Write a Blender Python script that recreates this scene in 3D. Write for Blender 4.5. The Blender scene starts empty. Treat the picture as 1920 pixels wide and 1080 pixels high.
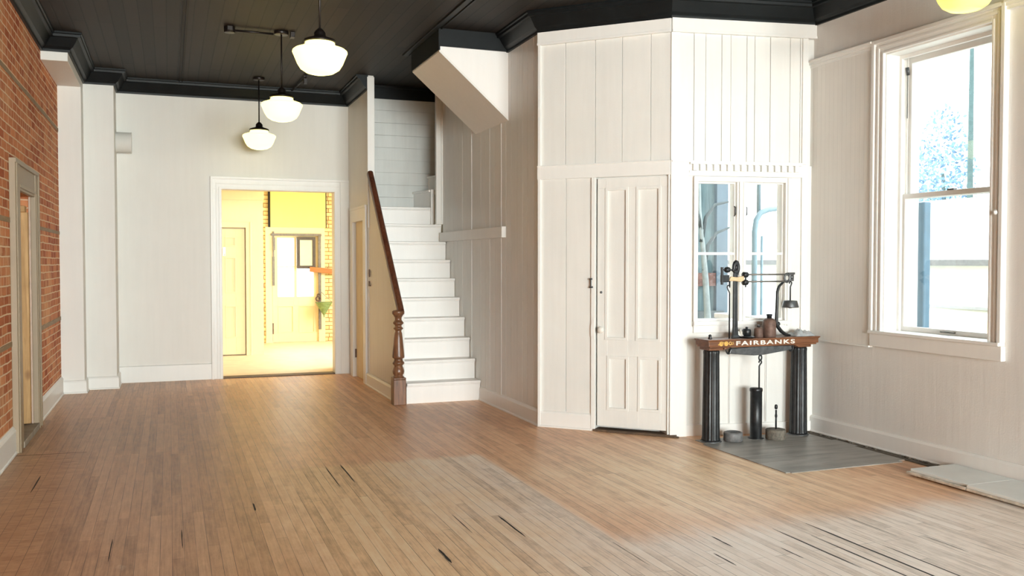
import bpy, bmesh, math, random
from mathutils import Vector, noise as mnoise
random.seed(7)
C = bpy.context.scene.collection
R2 = math.sqrt(0.5)

# ------------------------------------------------------------------ helpers
class Frame:
    """a vertical wall plane: t along it, d out of it into the room, z up"""
    def __init__(s, P, direction, normal):
        s.P = Vector((P[0], P[1], 0)); s.u = Vector((direction[0], direction[1], 0)).normalized()
        s.n = Vector((normal[0], normal[1], 0)).normalized()
    def at(s, t, d, z):
        return s.P + s.u*t + s.n*d + Vector((0, 0, z))

class MB:
    def __init__(s): s.v = []; s.f = []; s.mi = []; s.sm = []; s.m = 0; s.smooth = False
    def add(s, vs, fs):
        o = len(s.v); s.v += [Vector(v) for v in vs]
        for f in fs:
            s.f.append([i+o for i in f]); s.mi.append(s.m); s.sm.append(s.smooth)
        return s
    def obox(s, o, a, b, c):
        o, a, b, c = map(Vector, (o, a, b, c))
        s.k = (getattr(s, 'k', 0)+1) % 7; e = .00014*s.k   # keeps touching faces of neighbouring boards from coinciding
        da, db, dc = a.normalized()*e, b.normalized()*e, c.normalized()*e
        o = o-da-db-dc; a = a+da*2; b = b+db*2; c = c+dc*2
        return s.add([o, o+a, o+a+b, o+b, o+c, o+a+c, o+a+b+c, o+b+c],
                     [(0,3,2,1),(4,5,6,7),(0,1,5,4),(1,2,6,5),(2,3,7,6),(3,0,4,7)])
    def box(s, x0, x1, y0, y1, z0, z1):
        return s.obox((x0,y0,z0), (x1-x0,0,0), (0,y1-y0,0), (0,0,z1-z0))
    def fbox(s, F, t0, t1, d0, d1, z0, z1):
        o = F.at(t0, d0, z0)
        return s.obox(o, F.u*(t1-t0), F.n*(d1-d0), (0,0,z1-z0))
    def prism(s, poly, vec):
        n = len(poly); vec = Vector(vec); p = [Vector(q) for q in poly]
        return s.add(p + [q+vec for q in p],
                     [list(range(n))[::-1], list(range(n, 2*n))] + [(i,(i+1)%n,n+(i+1)%n,n+i) for i in range(n)])
    def lathe(s, prof, c=(0,0,0), n=24, axis='z', flute=0, fd=0.0):
        c = Vector(c); vs = []; fs = []; m = len(prof)
        for k in range(n):
            a = 2*math.pi*k/n
            for r, h in prof:
                rr = r*(1-fd*(0.5-0.5*math.cos(a*flute))) if flute else r
                p = (rr*math.cos(a), rr*math.sin(a), h)
                if axis == 'x': p = (h, rr*math.cos(a), rr*math.sin(a))
                if axis == 'y': p = (rr*math.cos(a), h, rr*math.sin(a))
                vs.append(c + Vector(p))
        for k in range(n):
            k2 = (k+1) % n
            for i in range(m-1):
                fs.append((k*m+i, k2*m+i, k2*m+i+1, k*m+i+1))
        if prof[0][0] > 1e-5: fs.append([k*m for k in range(n)][::-1])
        if prof[-1][0] > 1e-5: fs.append([k*m+m-1 for k in range(n)])
        old = s.smooth; s.smooth = True; s.add(vs, fs); s.smooth = old
        return s
    def cyl(s, a, b, r, n=12, r2=None):
        return s.tube([a, b], [r, r if r2 is None else r2], n)
    def tube(s, pts, r, n=8):
        pts = [Vector(p) for p in pts]; m = len(pts)
        rs = r if isinstance(r, (list, tuple)) else [r]*m
        vs = []; fs = []; prev = None
        for i, p in enumerate(pts):
            t = (pts[min(i+1, m-1)] - pts[max(i-1, 0)]).normalized()
            if prev is None:
                up = Vector((0,0,1)) if abs(t.z) < .9 else Vector((1,0,0))
                a = t.cross(up).normalized()
            else:
                a = (prev - t*prev.dot(t)).normalized()
            prev = a; b = t.cross(a)
            for k in range(n):
                th = 2*math.pi*k/n
                vs.append(p + (a*math.cos(th) + b*math.sin(th))*rs[i])
        for i in range(m-1):
            for k in range(n):
                k2 = (k+1) % n
                fs.append((i*n+k, i*n+k2, (i+1)*n+k2, (i+1)*n+k))
        fs.append(list(range(n))[::-1]); fs.append([(m-1)*n+k for k in range(n)])
        old = s.smooth; s.smooth = True; s.add(vs, fs); s.smooth = old
        return s
    def torus(s, c, R, r, axis='y', n=20, m=8, sy=1.0):
        pts = []
        c = Vector(c); vs = []; fs = []
        for i in range(n):
            a = 2*math.pi*i/n
            for j in range(m):
                b = 2*math.pi*j/m
                q = (R + r*math.cos(b)); x, y, z = q*math.cos(a), r*math.sin(b), q*math.sin(a)*sy
                p = {'y': (x,y,z), 'x': (y,x,z), 'z': (x,z,y)}[axis]
                vs.append(c+Vector(p))
        for i in range(n):
            for j in range(m):
                i2, j2 = (i+1) % n, (j+1) % m
                fs.append((i*m+j, i2*m+j, i2*m+j2, i*m+j2))
        old = s.smooth; s.smooth = True; s.add(vs, fs); s.smooth = old
        return s
    def sphere(s, c, r, sx=1, sy=1, sz=1, n=14, m=8):
        prof = [(max(r*math.sin(math.pi*i/m), 1e-6), -r*math.cos(math.pi*i/m)) for i in range(m+1)]
        o = len(s.v); s.lathe(prof, (0,0,0), n)
        for i in range(o, len(s.v)):
            q = s.v[i]; s.v[i] = Vector(c) + Vector((q.x*sx, q.y*sy, q.z*sz))
        return s
    def sweep(s, prof, path, side=1, closed=False):
        """profile of (out, z) swept along a floor-plan path with mitred corners; out is to the left (side=1) of the path"""
        P = [Vector((p[0], p[1], 0)) for p in path]; m = len(P); n = len(prof)
        offs = []
        for i in range(m):
            d1 = (P[i]-P[i-1]).normalized() if i > 0 else (P[1]-P[0]).normalized()
            d2 = (P[i+1]-P[i]).normalized() if i < m-1 else d1
            n1 = Vector((-d1.y, d1.x, 0))*side; n2 = Vector((-d2.y, d2.x, 0))*side
            b = (n1+n2)
            b = b.normalized(); b = b/max(b.dot(n1), .2)
            offs.append(b)
        vs = []; fs = []
        for i in range(m):
            for o, z in prof: vs.append(P[i] + offs[i]*o + Vector((0,0,z)))
        for i in range(m-1):
            for k in range(n):
                k2 = (k+1) % n
                fs.append((i*n+k, i*n+k2, (i+1)*n+k2, (i+1)*n+k))
        fs.append(list(range(n))[::-1]); fs.append([(m-1)*n+k for k in range(n)])
        return s.add(vs, fs)
    def build(s, name, mat, parent=None, bevel=0.0, seg=2, label=None):
        off = Vector((0,0,0))
        if parent is not None: off = ORG[parent.name]
        me = bpy.data.meshes.new(name)
        me.from_pydata([tuple(v-off) for v in s.v], [], s.f)
        mats = mat if isinstance(mat, (list, tuple)) else [mat]
        for q in mats: me.materials.append(q)
        me.polygons.foreach_set('material_index', s.mi)
        me.polygons.foreach_set('use_smooth', s.sm)
        bm = bmesh.new(); bm.from_mesh(me); bmesh.ops.recalc_face_normals(bm, faces=bm.faces); bm.to_mesh(me); bm.free()
        me.update()
        o = bpy.data.objects.new(name, me); C.objects.link(o)
        if parent is not None: o.parent = parent
        ORG[o.name] = off
        if bevel > 0:
            b = o.modifiers.new('bevel', 'BEVEL'); b.width = bevel; b.segments = seg; b.limit_method = 'ANGLE'; b.angle_limit = math.radians(40)
        if label: o['label'] = label
        return o
ORG = {}

def thing(name, loc, label, cat, group=None):
    o = bpy.data.objects.new(name, None); C.objects.link(o)
    o.location = loc; o.empty_display_size = .1
    o['label'] = label; o['category'] = cat
    if group: o['group'] = group
    ORG[o.name] = Vector(loc)
    return o
def tag(o, label, cat, group=None, kind=None):
    o['label'] = label; o['category'] = cat
    if group: o['group'] = group
    if kind: o['kind'] = kind
    return o
def structure(o, label=None):
    o['kind'] = 'structure'
    if label: o['label'] = label
    return o
def room(name, loc=(0,0,0), label=None):
    o = bpy.data.objects.new(name, None); C.objects.link(o); o.location = loc; o.empty_display_size = .1
    ORG[o.name] = Vector(loc)
    return structure(o, label)
def copy_tree(o, parent=None):
    c = o.copy(); C.objects.link(c); ORG[c.name] = ORG[o.name]
    if parent is not None: c.parent = parent
    for ch in list(o.children): copy_tree(ch, c)
    return c

# ------------------------------------------------------------------ materials
class NT:
    def __init__(s, name):
        s.mat = bpy.data.materials.new(name); s.mat.use_nodes = True
        s.t = s.mat.node_tree; s.b = s.t.nodes['Principled BSDF']
        s.co = s.t.nodes.new('ShaderNodeTexCoord').outputs['Object']
    def n(s, typ, **kw):
        q = s.t.nodes.new(typ)
        for k, v in kw.items():
            if hasattr(q, k) and not k[0].isupper(): setattr(q, k, v)
        return q
    def link(s, a, b): s.t.links.new(a, b)
    def setin(s, sock, v):
        if hasattr(v, 'links') or isinstance(v, bpy.types.NodeSocket): s.link(v, sock)
        else: sock.default_value = v
    def math(s, op, a, b=None, c=None, clamp=False):
        q = s.t.nodes.new('ShaderNodeMath'); q.operation = op; q.use_clamp = clamp
        s.setin(q.inputs[0], a)
        if b is not None: s.setin(q.inputs[1], b)
        if c is not None: s.setin(q.inputs[2], c)
        return q.outputs[0]
    def mapping(s, scale=(1,1,1), loc=(0,0,0), src=None):
        q = s.t.nodes.new('ShaderNodeMapping'); s.link(src or s.co, q.inputs[0])
        q.inputs['Scale'].default_value = scale; q.inputs['Location'].default_value = loc
        return q.outputs[0]
    def noise(s, vec, scale, detail=4, rough=.55, dist=0):
        q = s.t.nodes.new('ShaderNodeTexNoise'); s.link(vec, q.inputs['Vector'])
        q.inputs['Scale'].default_value = scale; q.inputs['Detail'].default_value = detail
        q.inputs['Roughness'].default_value = rough; q.inputs['Distortion'].default_value = dist
        return q.outputs['Fac']
    def ramp(s, fac, stops, interp='LINEAR'):
        q = s.t.nodes.new('ShaderNodeValToRGB'); s.setin(q.inputs[0], fac); e = q.color_ramp.elements
        q.color_ramp.interpolation = interp
        while len(e) < len(stops): e.new(.5)
        for i, (p, c) in enumerate(stops):
            e[i].position = p; e[i].color = (*c, 1) if len(c) == 3 else c
        return q.outputs[0]
    def mix(s, fac, a, b, blend='MIX'):
        q = s.t.nodes.new('ShaderNodeMix'); q.data_type = 'RGBA'; q.blend_type = blend
        s.setin(q.inputs[0], fac)
        for sock, v in ((q.inputs[6], a), (q.inputs[7], b)):
            s.setin(sock, (*v, 1) if isinstance(v, tuple) and len(v) == 3 else v)
        return q.outputs[2]
    def sep(s):
        q = s.t.nodes.new('ShaderNodeSeparateXYZ'); s.link(s.co, q.inputs[0]); return q.outputs
    def comb(s, x, y, z):
        q = s.t.nodes.new('ShaderNodeCombineXYZ')
        for i, v in enumerate((x, y, z)): s.setin(q.inputs[i], v)
        return q.outputs[0]
    def bump(s, h, strength=.3, dist=.01):
        q = s.t.nodes.new('ShaderNodeBump'); s.link(h, q.inputs['Height'])
        q.inputs['Strength'].default_value = strength; q.inputs['Distance'].default_value = dist
        s.link(q.outputs[0], s.b.inputs['Normal'])
    def set(s, col=None, rough=.5, metal=0., spec=.5):
        if col is not None: s.setin(s.b.inputs['Base Color'], (*col, 1) if isinstance(col, tuple) else col)
        s.setin(s.b.inputs['Roughness'], rough); s.setin(s.b.inputs['Metallic'], metal)
        s.b.inputs['Specular IOR Level'].default_value = spec
        return s.mat
    def step(s, x, a, b):
        q = s.t.nodes.new('ShaderNodeMapRange'); q.interpolation_type = 'SMOOTHSTEP'
        s.setin(q.inputs[0], x); q.inputs[1].default_value = a; q.inputs[2].default_value = b
        return q.outputs[0]

def paint(name, col, rough=.45, mottle=.05, streak=0.0, bead=None, bead_w=.055, bump=.15):
    N = NT(name)
    a = N.noise(N.mapping((1,1,1)), 1.7, 5)
    b = N.noise(N.mapping((9,9,.7)), 2.2, 4)
    f = N.math('ADD', N.math('MULTIPLY', a, .6), N.math('MULTIPLY', b, .4))
    lo = tuple(c*(1-mottle*1.6) for c in col); hi = tuple(min(c*(1+mottle*.6), .92) for c in col)
    c = N.ramp(f, [(.3, lo), (.7, hi)])
    h = N.math('ADD', N.math('MULTIPLY', b, .5+streak*3), N.math('MULTIPLY', N.noise(N.mapping(), 90, 2), .25))
    if bead:
        x = N.sep()[{'x':0,'y':1}[bead]]
        fr = N.math('FRACT', N.math('MULTIPLY', x, 1/bead_w))
        g = N.math('ABSOLUTE', N.math('SUBTRACT', fr, .5))
        g = N.step(g, .43, .5)
        h = N.math('SUBTRACT', h, N.math('MULTIPLY', g, 1.6))
        c = N.mix(N.math('MULTIPLY', g, .22), c, tuple(q*.6 for q in col))
    N.bump(h, bump + streak, .012)
    return N.set(c, rough)

def plain(name, col, rough=.5, metal=0., var=.12, scale=12, spec=.5, bump=0.0):
    N = NT(name)
    f = N.noise(N.mapping(), scale, 5)
    c = N.ramp(f, [(.3, tuple(q*(1-var) for q in col)), (.7, tuple(min(q*(1+var), 1) for q in col))])
    if bump: N.bump(N.noise(N.mapping(), scale*3, 4), bump, .004)
    return N.set(c, rough, metal, spec)

def wood(name, c1, c2, axis='z', rough=.4, scale=1.0, knots=None):
    N = NT(name)
    sc = {'x': (1.2,14,14), 'y': (14,1.2,14), 'z': (14,14,1.2)}[axis]
    g = N.noise(N.mapping(tuple(q*scale for q in sc)), 3, 6, .6, .6)
    b = N.noise(N.mapping(), 3, 3)
    f = N.math('ADD', N.math('MULTIPLY', g, .7), N.math('MULTIPLY', b, .3))
    c = N.ramp(f, [(.32, c1), (.66, c2)])
    if knots:
        q = N.t.nodes.new('ShaderNodeTexVoronoi'); N.link(N.mapping((1,1,.6)), q.inputs['Vector']); q.inputs['Scale'].default_value = 5
        k = N.step(q.outputs['Distance'], .22, .10)
        c = N.mix(N.math('MULTIPLY', k, .7), c, knots)
    N.bump(g, .12, .003)
    return N.set(c, rough)

WHITE = (.785, .78, .745)
m_wall = paint('white_plaster', WHITE, .55, .03, .0, bump=.08)
m_rough = paint('rough_white_plaster', (.755,.75,.725), .5, .05, .09)
m_board = paint('white_board_paint', (.765,.765,.735), .4, .05, .02)
m_trim = paint('white_trim_paint', (.80,.80,.775), .35, .03)
m_bead = paint('beadboard_paint', (.77,.76,.72), .42, .05, .02, 'y', .052)
m_stair = paint('stair_white_paint', (.86,.85,.83), .38, .03)
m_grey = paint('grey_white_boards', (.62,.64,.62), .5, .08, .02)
m_cream = paint('cream_paint', (.80,.68,.43), .5, .04)
m_yellow = paint('yellow_paint', (.84,.74,.24), .5, .04)
m_taupe = paint('taupe_casing_paint', (.31,.235,.15), .45, .10)
m_black = plain('black_cornice_paint', (.006,.008,.009), .46, 0, .3, 6, .22)
m_iron = plain('black_iron', (.022,.024,.026), .38, .4, .4, 20, bump=.2)
m_irong = plain('grey_worn_iron', (.10,.105,.11), .42, .6, .35, 30, bump=.3)
m_bronze = plain('dark_bronze', (.018,.013,.011), .35, .5, .3, 20)
m_rust = plain('rusty_brown_iron', (.14,.085,.065), .6, .3, .35, 26, bump=.4)
m_steel = plain('worn_steel', (.17,.16,.145), .45, .5, .25, 30)
m_brass = plain('tan_brass', (.60,.43,.25), .4, .3, .2, 20)
m_newel = wood('walnut_newel', (.06,.023,.010), (.27,.125,.06), 'z', .33)
m_rail = wood('walnut_rail', (.05,.014,.008), (.17,.06,.03), 'z', .3)
m_shelf = wood('oak_scale_beam', (.07,.024,.010), (.25,.10,.04), 'x', .42)
m_timber = wood('rough_timber', (.40,.22,.08), (.70,.46,.22), 'z', .7, .5, (.22,.10,.04))
m_strip = wood('nailer_strip_wood', (.20,.13,.065), (.36,.25,.14), 'y', .7)
m_sill = plain('grey_sill_stone', (.30,.26,.21), .7, 0, .2, 8)
m_thresh = wood('dark_threshold_wood', (.035,.022,.014), (.16,.10,.06), 'x', .6)
m_ornwood = wood('orange_pine', (.30,.11,.02), (.46,.19,.05), 'x', .5)
m_slatewood = wood('grey_platform_wood', (.19,.185,.17), (.42,.41,.385), 'x', .42, .35)
m_letter = plain('white_lettering', (.75,.72,.66), .6, 0, .25, 40)
m_gold = plain('gold_lettering', (.72,.45,.12), .5, 0, .25, 40)
m_plastic = plain('crumpled_plastic', (.60,.64,.66), .15, 0, .2, 12); m_plastic.node_tree.nodes['Principled BSDF'].inputs['Alpha'].default_value = .55
m_china = plain('white_porcelain', (.78,.76,.70), .15, 0, .05, 12)
m_dirt = plain('dirt', (.10,.085,.065), .9, 0, .4, 30)
m_slab = plain('painted_slab_top', (.74,.78,.77), .35, 0, .06, 4)
m_slabedge = plain('chipped_slab_edge', (.58,.53,.45), .6, 0, .3, 22)
m_woodstone = plain('weathered_round_weight', (.15,.135,.11), .8, 0, .4, 40, bump=.5)
m_dark = plain('dark_void', (.012,.010,.009), .8, 0, .2, 5)
m_green = plain('green_patina', (.20,.30,.12), .5, .3, .3, 20)
m_mirror = plain('mirror_glass', (.55,.60,.52), .25, .3, .05, 3)
m_frame = plain('dark_picture_frame', (.06,.05,.045), .4, 0, .3, 20)

# brick
def brick(name, c1, c2, mort, axes=('y','z'), patch=None):
    N = NT(name); S = N.sep(); ix = {'x':0,'y':1,'z':2}
    wob = N.noise(N.mapping(), 5, 2)
    u = N.math('ADD', S[ix[axes[0]]], N.math('MULTIPLY', N.math('SUBTRACT', wob, .5), .015))
    v = N.math('ADD', S[ix[axes[1]]], N.math('MULTIPLY', N.math('SUBTRACT', N.noise(N.mapping((1,1,1),(3,1,2)), 3, 2), .5), .02))
    q = N.t.nodes.new('ShaderNodeTexBrick'); N.link(N.comb(u, v, 0.), q.inputs['Vector'])
    q.inputs['Scale'].default_value = 1; q.inputs['Brick Width'].default_value = .215; q.inputs['Row Height'].default_value = .073
    q.inputs['Mortar Size'].default_value = .0075; q.inputs['Mortar Smooth'].default_value = .35
    q.inputs['Color1'].default_value = (0,0,0,1); q.inputs['Color2'].default_value = (1,1,1,1); q.inputs['Mortar'].default_value = (.5,.5,.5,1)
    q.offset = .5; q.squash = .55; q.squash_frequency = 6
    n1 = N.noise(N.mapping(), 26, 5, .65)
    f = N.math('ADD', N.math('MULTIPLY', q.outputs['Color'], .5), N.math('MULTIPLY', n1, .5))
    c = N.ramp(f, [(.22, c1), (.75, c2)])
    if patch:
        pm = N.step(N.noise(N.mapping(), 1.6, 5, .6), .47, .66)
        c = N.mix(N.math('MULTIPLY', pm, .6), c, patch)
    mf = N.math('MAXIMUM', q.outputs['Fac'], N.math('MULTIPLY', N.step(N.noise(N.mapping((1,1,1),(7,2,1)), 17, 5, .7), .62, .74), .75))
    c = N.mix(mf, c, mort)
    h = N.math('SUBTRACT', N.math('MULTIPLY', n1, .35), q.outputs['Fac'])
    N.bump(h, .8, .008)
    return N.set(c, .85, 0, .2)
m_brick = brick('orange_brick', (.36,.085,.035), (.66,.255,.11), (.80,.58,.38), ('y','z'), (.72,.40,.20))
m_brickc = brick('cream_washed_brick', (.66,.52,.24), (.86,.74,.38), (.34,.17,.06), ('x','z'))

# floorboards
def floor_mat():
    N = NT('worn_maple_floorboards'); S = N.sep(); X, Y = S[0], S[1]
    q = N.t.nodes.new('ShaderNodeTexBrick'); N.link(N.comb(Y, X, 0.), q.inputs['Vector'])
    q.inputs['Scale'].default_value = 1; q.inputs['Brick Width'].default_value = 1.9; q.inputs['Row Height'].default_value = .0585
    q.inputs['Mortar Size'].default_value = .0014; q.inputs['Mortar Smooth'].default_value = .3
    q.inputs['Color1'].default_value = (0,0,0,1); q.inputs['Color2'].default_value = (1,1,1,1); q.inputs['Mortar'].default_value = (.5,.5,.5,1)
    q.offset = .37; q.offset_frequency = 3; q.squash = .7; q.squash_frequency = 4
    plank = q.outputs['Color']
    grain = N.noise(N.mapping((42,1.6,1)), 1.6, 6, .65, .4)
    big = N.noise(N.mapping(), 1.1, 5, .6)
    fine = N.noise(N.mapping((1,.35,1)), 16, 5, .7)
    tone = N.math('ADD', N.math('ADD', N.math('MULTIPLY', plank, .17), N.math('MULTIPLY', grain, .45)), N.math('MULTIPLY', fine, .42))
    # three finishes: brown aged varnish, reddish finish, bare greyed wood
    brown = N.ramp(tone, [(.30,(.24,.125,.063)), (.52,(.52,.30,.165)), (.74,(.72,.47,.285))])
    red   = N.ramp(tone, [(.30,(.42,.205,.105)), (.52,(.74,.43,.245)), (.74,(.90,.62,.40))])
    bare  = N.ramp(tone, [(.30,(.44,.275,.135)), (.52,(.86,.62,.36)), (.74,(.95,.80,.55))])
    grey  = N.ramp(tone, [(.30,(.47,.39,.31)), (.52,(.86,.77,.68)), (.74,(.96,.91,.85))])  # greyed bare wood, also paled to paint in window sheen at the right
    wj = N.math('MULTIPLY', N.math('SUBTRACT', N.noise(N.mapping((1,1,1),(4,4,0)), 2.5, 5, .65), .5), .9)
    wj2 = N.math('MULTIPLY', N.math('SUBTRACT', N.noise(N.mapping((1,.3,1),(9,4,0)), 6, 4, .65), .5), .35)
    # the red finish lies in the right and middle, brown to the far left
    xr = N.math('ADD', X, N.math('ADD', wj, N.math('MULTIPLY', Y, .05)))
    c = N.mix(N.step(xr, .55, 1.5), brown, red)
    # bare strip x .75..2.25 nearer than y 6.6 ; and everything nearer than y 4.2
    yb = N.math('ADD', Y, wj2)
    xl = N.math('ADD', X, N.math('MULTIPLY', wj, .45))
    in1 = N.math('MULTIPLY', N.math('MULTIPLY', N.step(yb, 6.72, 6.55), N.step(xl, .45, .95)), N.step(X, 2.27, 2.20))
    in2 = N.math('MULTIPLY', N.step(yb, 4.5, 4.1), N.step(xl, .45, .95))
    bm = N.math('MAXIMUM', in1, in2)
    gx = N.step(N.math('ADD', X, wj), 1.1, 2.6)
    bc = N.mix(gx, bare, grey)
    c = N.mix(N.math('MULTIPLY', bm, .9), c, bc)
    # pale patch in the red finish: window light painted into the floor colour
    dx = N.math('SUBTRACT', X, 3.3); dy = N.math('SUBTRACT', Y, 5.4)
    d = N.math('ADD', N.math('SQRT', N.math('ADD', N.math('MULTIPLY', dx, dx), N.math('MULTIPLY', dy, dy))), N.math('MULTIPLY', wj, 1.2))
    c = N.mix(N.math('MULTIPLY', N.math('MULTIPLY', N.step(d, 1.7, .3), .8), N.math('SUBTRACT', 1., bm)), c, N.ramp(tone, [(.30,(.55,.36,.20)), (.52,(.90,.69,.45)), (.74,(.95,.83,.62))]))
    # near left: wider plywood-like patch, tan
    lp = N.math('MULTIPLY', N.step(xl, -.55, -.72), N.step(Y, 7.86, 7.82))
    ply = N.ramp(N.noise(N.mapping((1.5,5,1)), 3.2, 6, .6, 1.5), [(.3,(.34,.165,.08)), (.7,(.62,.37,.20))])
    c = N.mix(N.math('MULTIPLY', lp, .85), c, ply)
    # scuffs and dark stains with their own outline
    st = N.step(N.noise(N.mapping((1,.45,1),(2,7,0)), 2.4, 6, .7), .60, .74)
    c = N.mix(N.math('MULTIPLY', st, .26), c, (.13,.085,.06))
    sc = N.step(N.noise(N.mapping((1.3,.6,1),(12,3,0)), 5.5, 7, .75), .60, .72)
    c = N.mix(N.math('MULTIPLY', sc, .30), c, (.80,.66,.48))
    gap = N.math('MULTIPLY', q.outputs['Fac'], N.math('ADD', .35, N.math('MULTIPLY', N.step(N.noise(N.mapping((6,.5,1)), 2, 3), .42, .6), .6)))
    c = N.mix(gap, c, (.05,.03,.02))
    h = N.math('SUBTRACT', N.math('ADD', N.math('MULTIPLY', grain, .25), N.math('MULTIPLY', plank, .15)), N.math('MULTIPLY', q.outputs['Fac'], 1.))
    N.bump(h, .35, .004)
    r = N.math('ADD', .32, N.math('ADD', N.math('MULTIPLY', fine, .16), N.math('MULTIPLY', bm, .08)))
    return N.set(c, r, 0, .42)
m_floor = floor_mat()

def ceil_mat():
    N = NT('black_brown_ceiling_boards'); S = N.sep()
    q = N.t.nodes.new('ShaderNodeTexBrick'); N.link(N.comb(S[1], S[0], 0.), q.inputs['Vector'])
    q.inputs['Scale'].default_value = 1; q.inputs['Brick Width'].default_value = 3.1; q.inputs['Row Height'].default_value = .117
    q.inputs['Mortar Size'].default_value = .0055; q.inputs['Mortar Smooth'].default_value = .2
    q.inputs['Color1'].default_value = (0,0,0,1); q.inputs['Color2'].default_value = (1,1,1,1)
    q.offset = .41; q.offset_frequency = 2
    g = N.noise(N.mapping((20,1,1)), 2, 4)
    f = N.math('ADD', N.math('MULTIPLY', q.outputs['Color'], .6), N.math('MULTIPLY', g, .4))
    c = N.ramp(f, [(.2,(.012,.009,.0065)), (.8,(.024,.018,.013))])
    c = N.mix(q.outputs['Fac'], c, (.004,.003,.003))
    N.bump(N.math('SUBTRACT', N.math('MULTIPLY', f, .2), q.outputs['Fac']), .6, .006)
    return N.set(c, .55, 0, .25)
m_ceil = ceil_mat()

def emis(name, col, strength):
    N = NT(name); N.set((.34,.33,.30), .25)
    N.b.inputs['Emission Color'].default_value = (*col, 1); N.b.inputs['Emission Strength'].default_value = strength
    return N.mat
m_shade = emis('lit_opal_glass', (1.0,.88,.26), 1.7)
m_shade2 = emis('lit_yellow_opal_glass', (1.0,.83,.10), .75)

def glass_mat():
    m = bpy.data.materials.new('window_glass'); m.use_nodes = True; t = m.node_tree; t.nodes.clear()
    o = t.nodes.new('ShaderNodeOutputMaterial'); mx = t.nodes.new('ShaderNodeMixShader')
    a = t.nodes.new('ShaderNodeBsdfTransparent'); a.inputs[0].default_value = (.95,.98,.97,1)
    g = t.nodes.new('ShaderNodeBsdfGlossy'); g.inputs['Roughness'].default_value = .02
    fr = t.nodes.new('ShaderNodeFresnel'); ge = t.nodes.new('ShaderNodeNewGeometry'); mm = t.nodes.new('ShaderNodeMapRange'); mm.inputs[3].default_value = 1.45; mm.inputs[4].default_value = 1/1.45
    t.links.new(ge.outputs['Backfacing'], mm.inputs[0]); t.links.new(mm.outputs[0], fr.inputs[0])
    t.links.new(fr.outputs[0], mx.inputs[0]); t.links.new(a.outputs[0], mx.inputs[1]); t.links.new(g.outputs[0], mx.inputs[2])
    t.links.new(mx.outputs[0], o.inputs[0])
    return m
m_glass = glass_mat()

# ------------------------------------------------------------------ plan of the place
XL, XR, YB, ZC, ZK = -1.15, 5.29, 12.09, 3.72, 3.545
YF = -8.0
FL = Frame((XL, 0), (0,1), (1,0))
FK = Frame((0, YB), (1,0), (0,-1))
FR = Frame((XR, 0), (0,1), (-1,0))
FB = Frame((3.13, 7.59), (1,-1), (-1,-1))
FS = Frame((3.985, 6.735), (1.305,-.225), (-.225,-1.305))
FP = Frame((2.245, 0), (0,1), (-1,0))
FQ = Frame((3.14, 0), (0,1), (-1,0))
LB = .855/R2; LS = math.hypot(1.305, .225)
tb = lambda x: (x-3.13)/R2
ts = lambda x: (x-3.985)/(1.305/LS)

# floor with a few opened-up gaps between boards (dark slots, real length)
b = MB(); b.box(XL-.35, XR+.33, YF-.3, 12.12, -.12, 0); b.m = 1
for x, y0, y1, w in ((1.048,6.0,6.62,.008),(1.163,6.08,6.66,.012),(1.298,4.28,4.52,.017),(1.798,4.55,4.99,.013),(3.15,3.5,4.2,.011),(3.268,3.0,4.02,.012),
                     (3.392,2.9,4.22,.016),(3.51,3.05,3.75,.012),(2.75,4.0,4.2,.012),(2.98,3.72,3.9,.010),(1.55,4.72,5.1,.006),(2.20,3.9,4.3,.005),
                     (-.855,6.55,7.05,.010),(.47,5.6,5.78,.012),(2.6,3.75,3.95,.010),(3.84,3.5,3.8,.007),(.05,5.0,5.35,.006),(-.3,4.9,5.3,.006),(3.7,3.85,4.25,.006)):
    n = 6; pts = []
    for i in range(n+1):
        y = y0+(y1-y0)*i/n; pts.append((x+w*(.5 if 0 < i < n else .12)*random.uniform(.6,1.1), y, .0006))
    for i in range(n, -1, -1):
        y = y0+(y1-y0)*i/n; pts.append((x-w*(.5 if 0 < i < n else .12)*random.uniform(.6,1.1), y, .0006))
    k = len(pts); o = len(b.v); b.v += [Vector(p) for p in pts]
    for i in range(n):
        b.f.append([o+i, o+i+1, o+k-2-i, o+k-1-i]); b.mi.append(1); b.sm.append(False)
b.add([(XL+.02,7.835,.0006),(-.62,7.80,.0006),(-.62,7.808,.0006),(XL+.02,7.85,.0006)], [(0,1,2,3)])
structure(b.build('floor', [m_floor, m_dark]))
b = MB(); b.box(-2.5, 4.8, 12.12, 18.5, -.12, 0)
structure(b.build('floor_far', plain('pale_far_floor', (.70,.58,.42), .5, 0, .1, 5)))  # far room floor, pale tan throughout
b = MB(); b.box(.60, 2.07, 12.07, 12.27, 0, .012)
structure(b.build('trim_1', m_thresh), 'worn dark threshold of the wide doorway')
b = MB(); b.box(XL-.35, XR+.33, YF-.3, 12.3, ZC, ZC+.15)
structure(b.build('ceiling', m_ceil))
b = MB(); b.box(2.37, 2.42, 5.2, 9.6, ZC-.018, ZC); b.box(2.445, 2.46, 5.2, 9.6, ZC-.012, ZC)
structure(b.build('trim_2', m_black, bevel=.003), 'black batten along the ceiling boards')
b = MB(); b.box(.135, .150, 1., 12.05, ZC-.010, ZC); b.box(.165, .185, 1., 12.05, ZC-.010, ZC)
structure(b.build('trim_3', plain('ceiling_batten', (.016,.012,.009), .6, 0, .2, 5, .2)), 'thin double batten along the ceiling boards')

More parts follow.
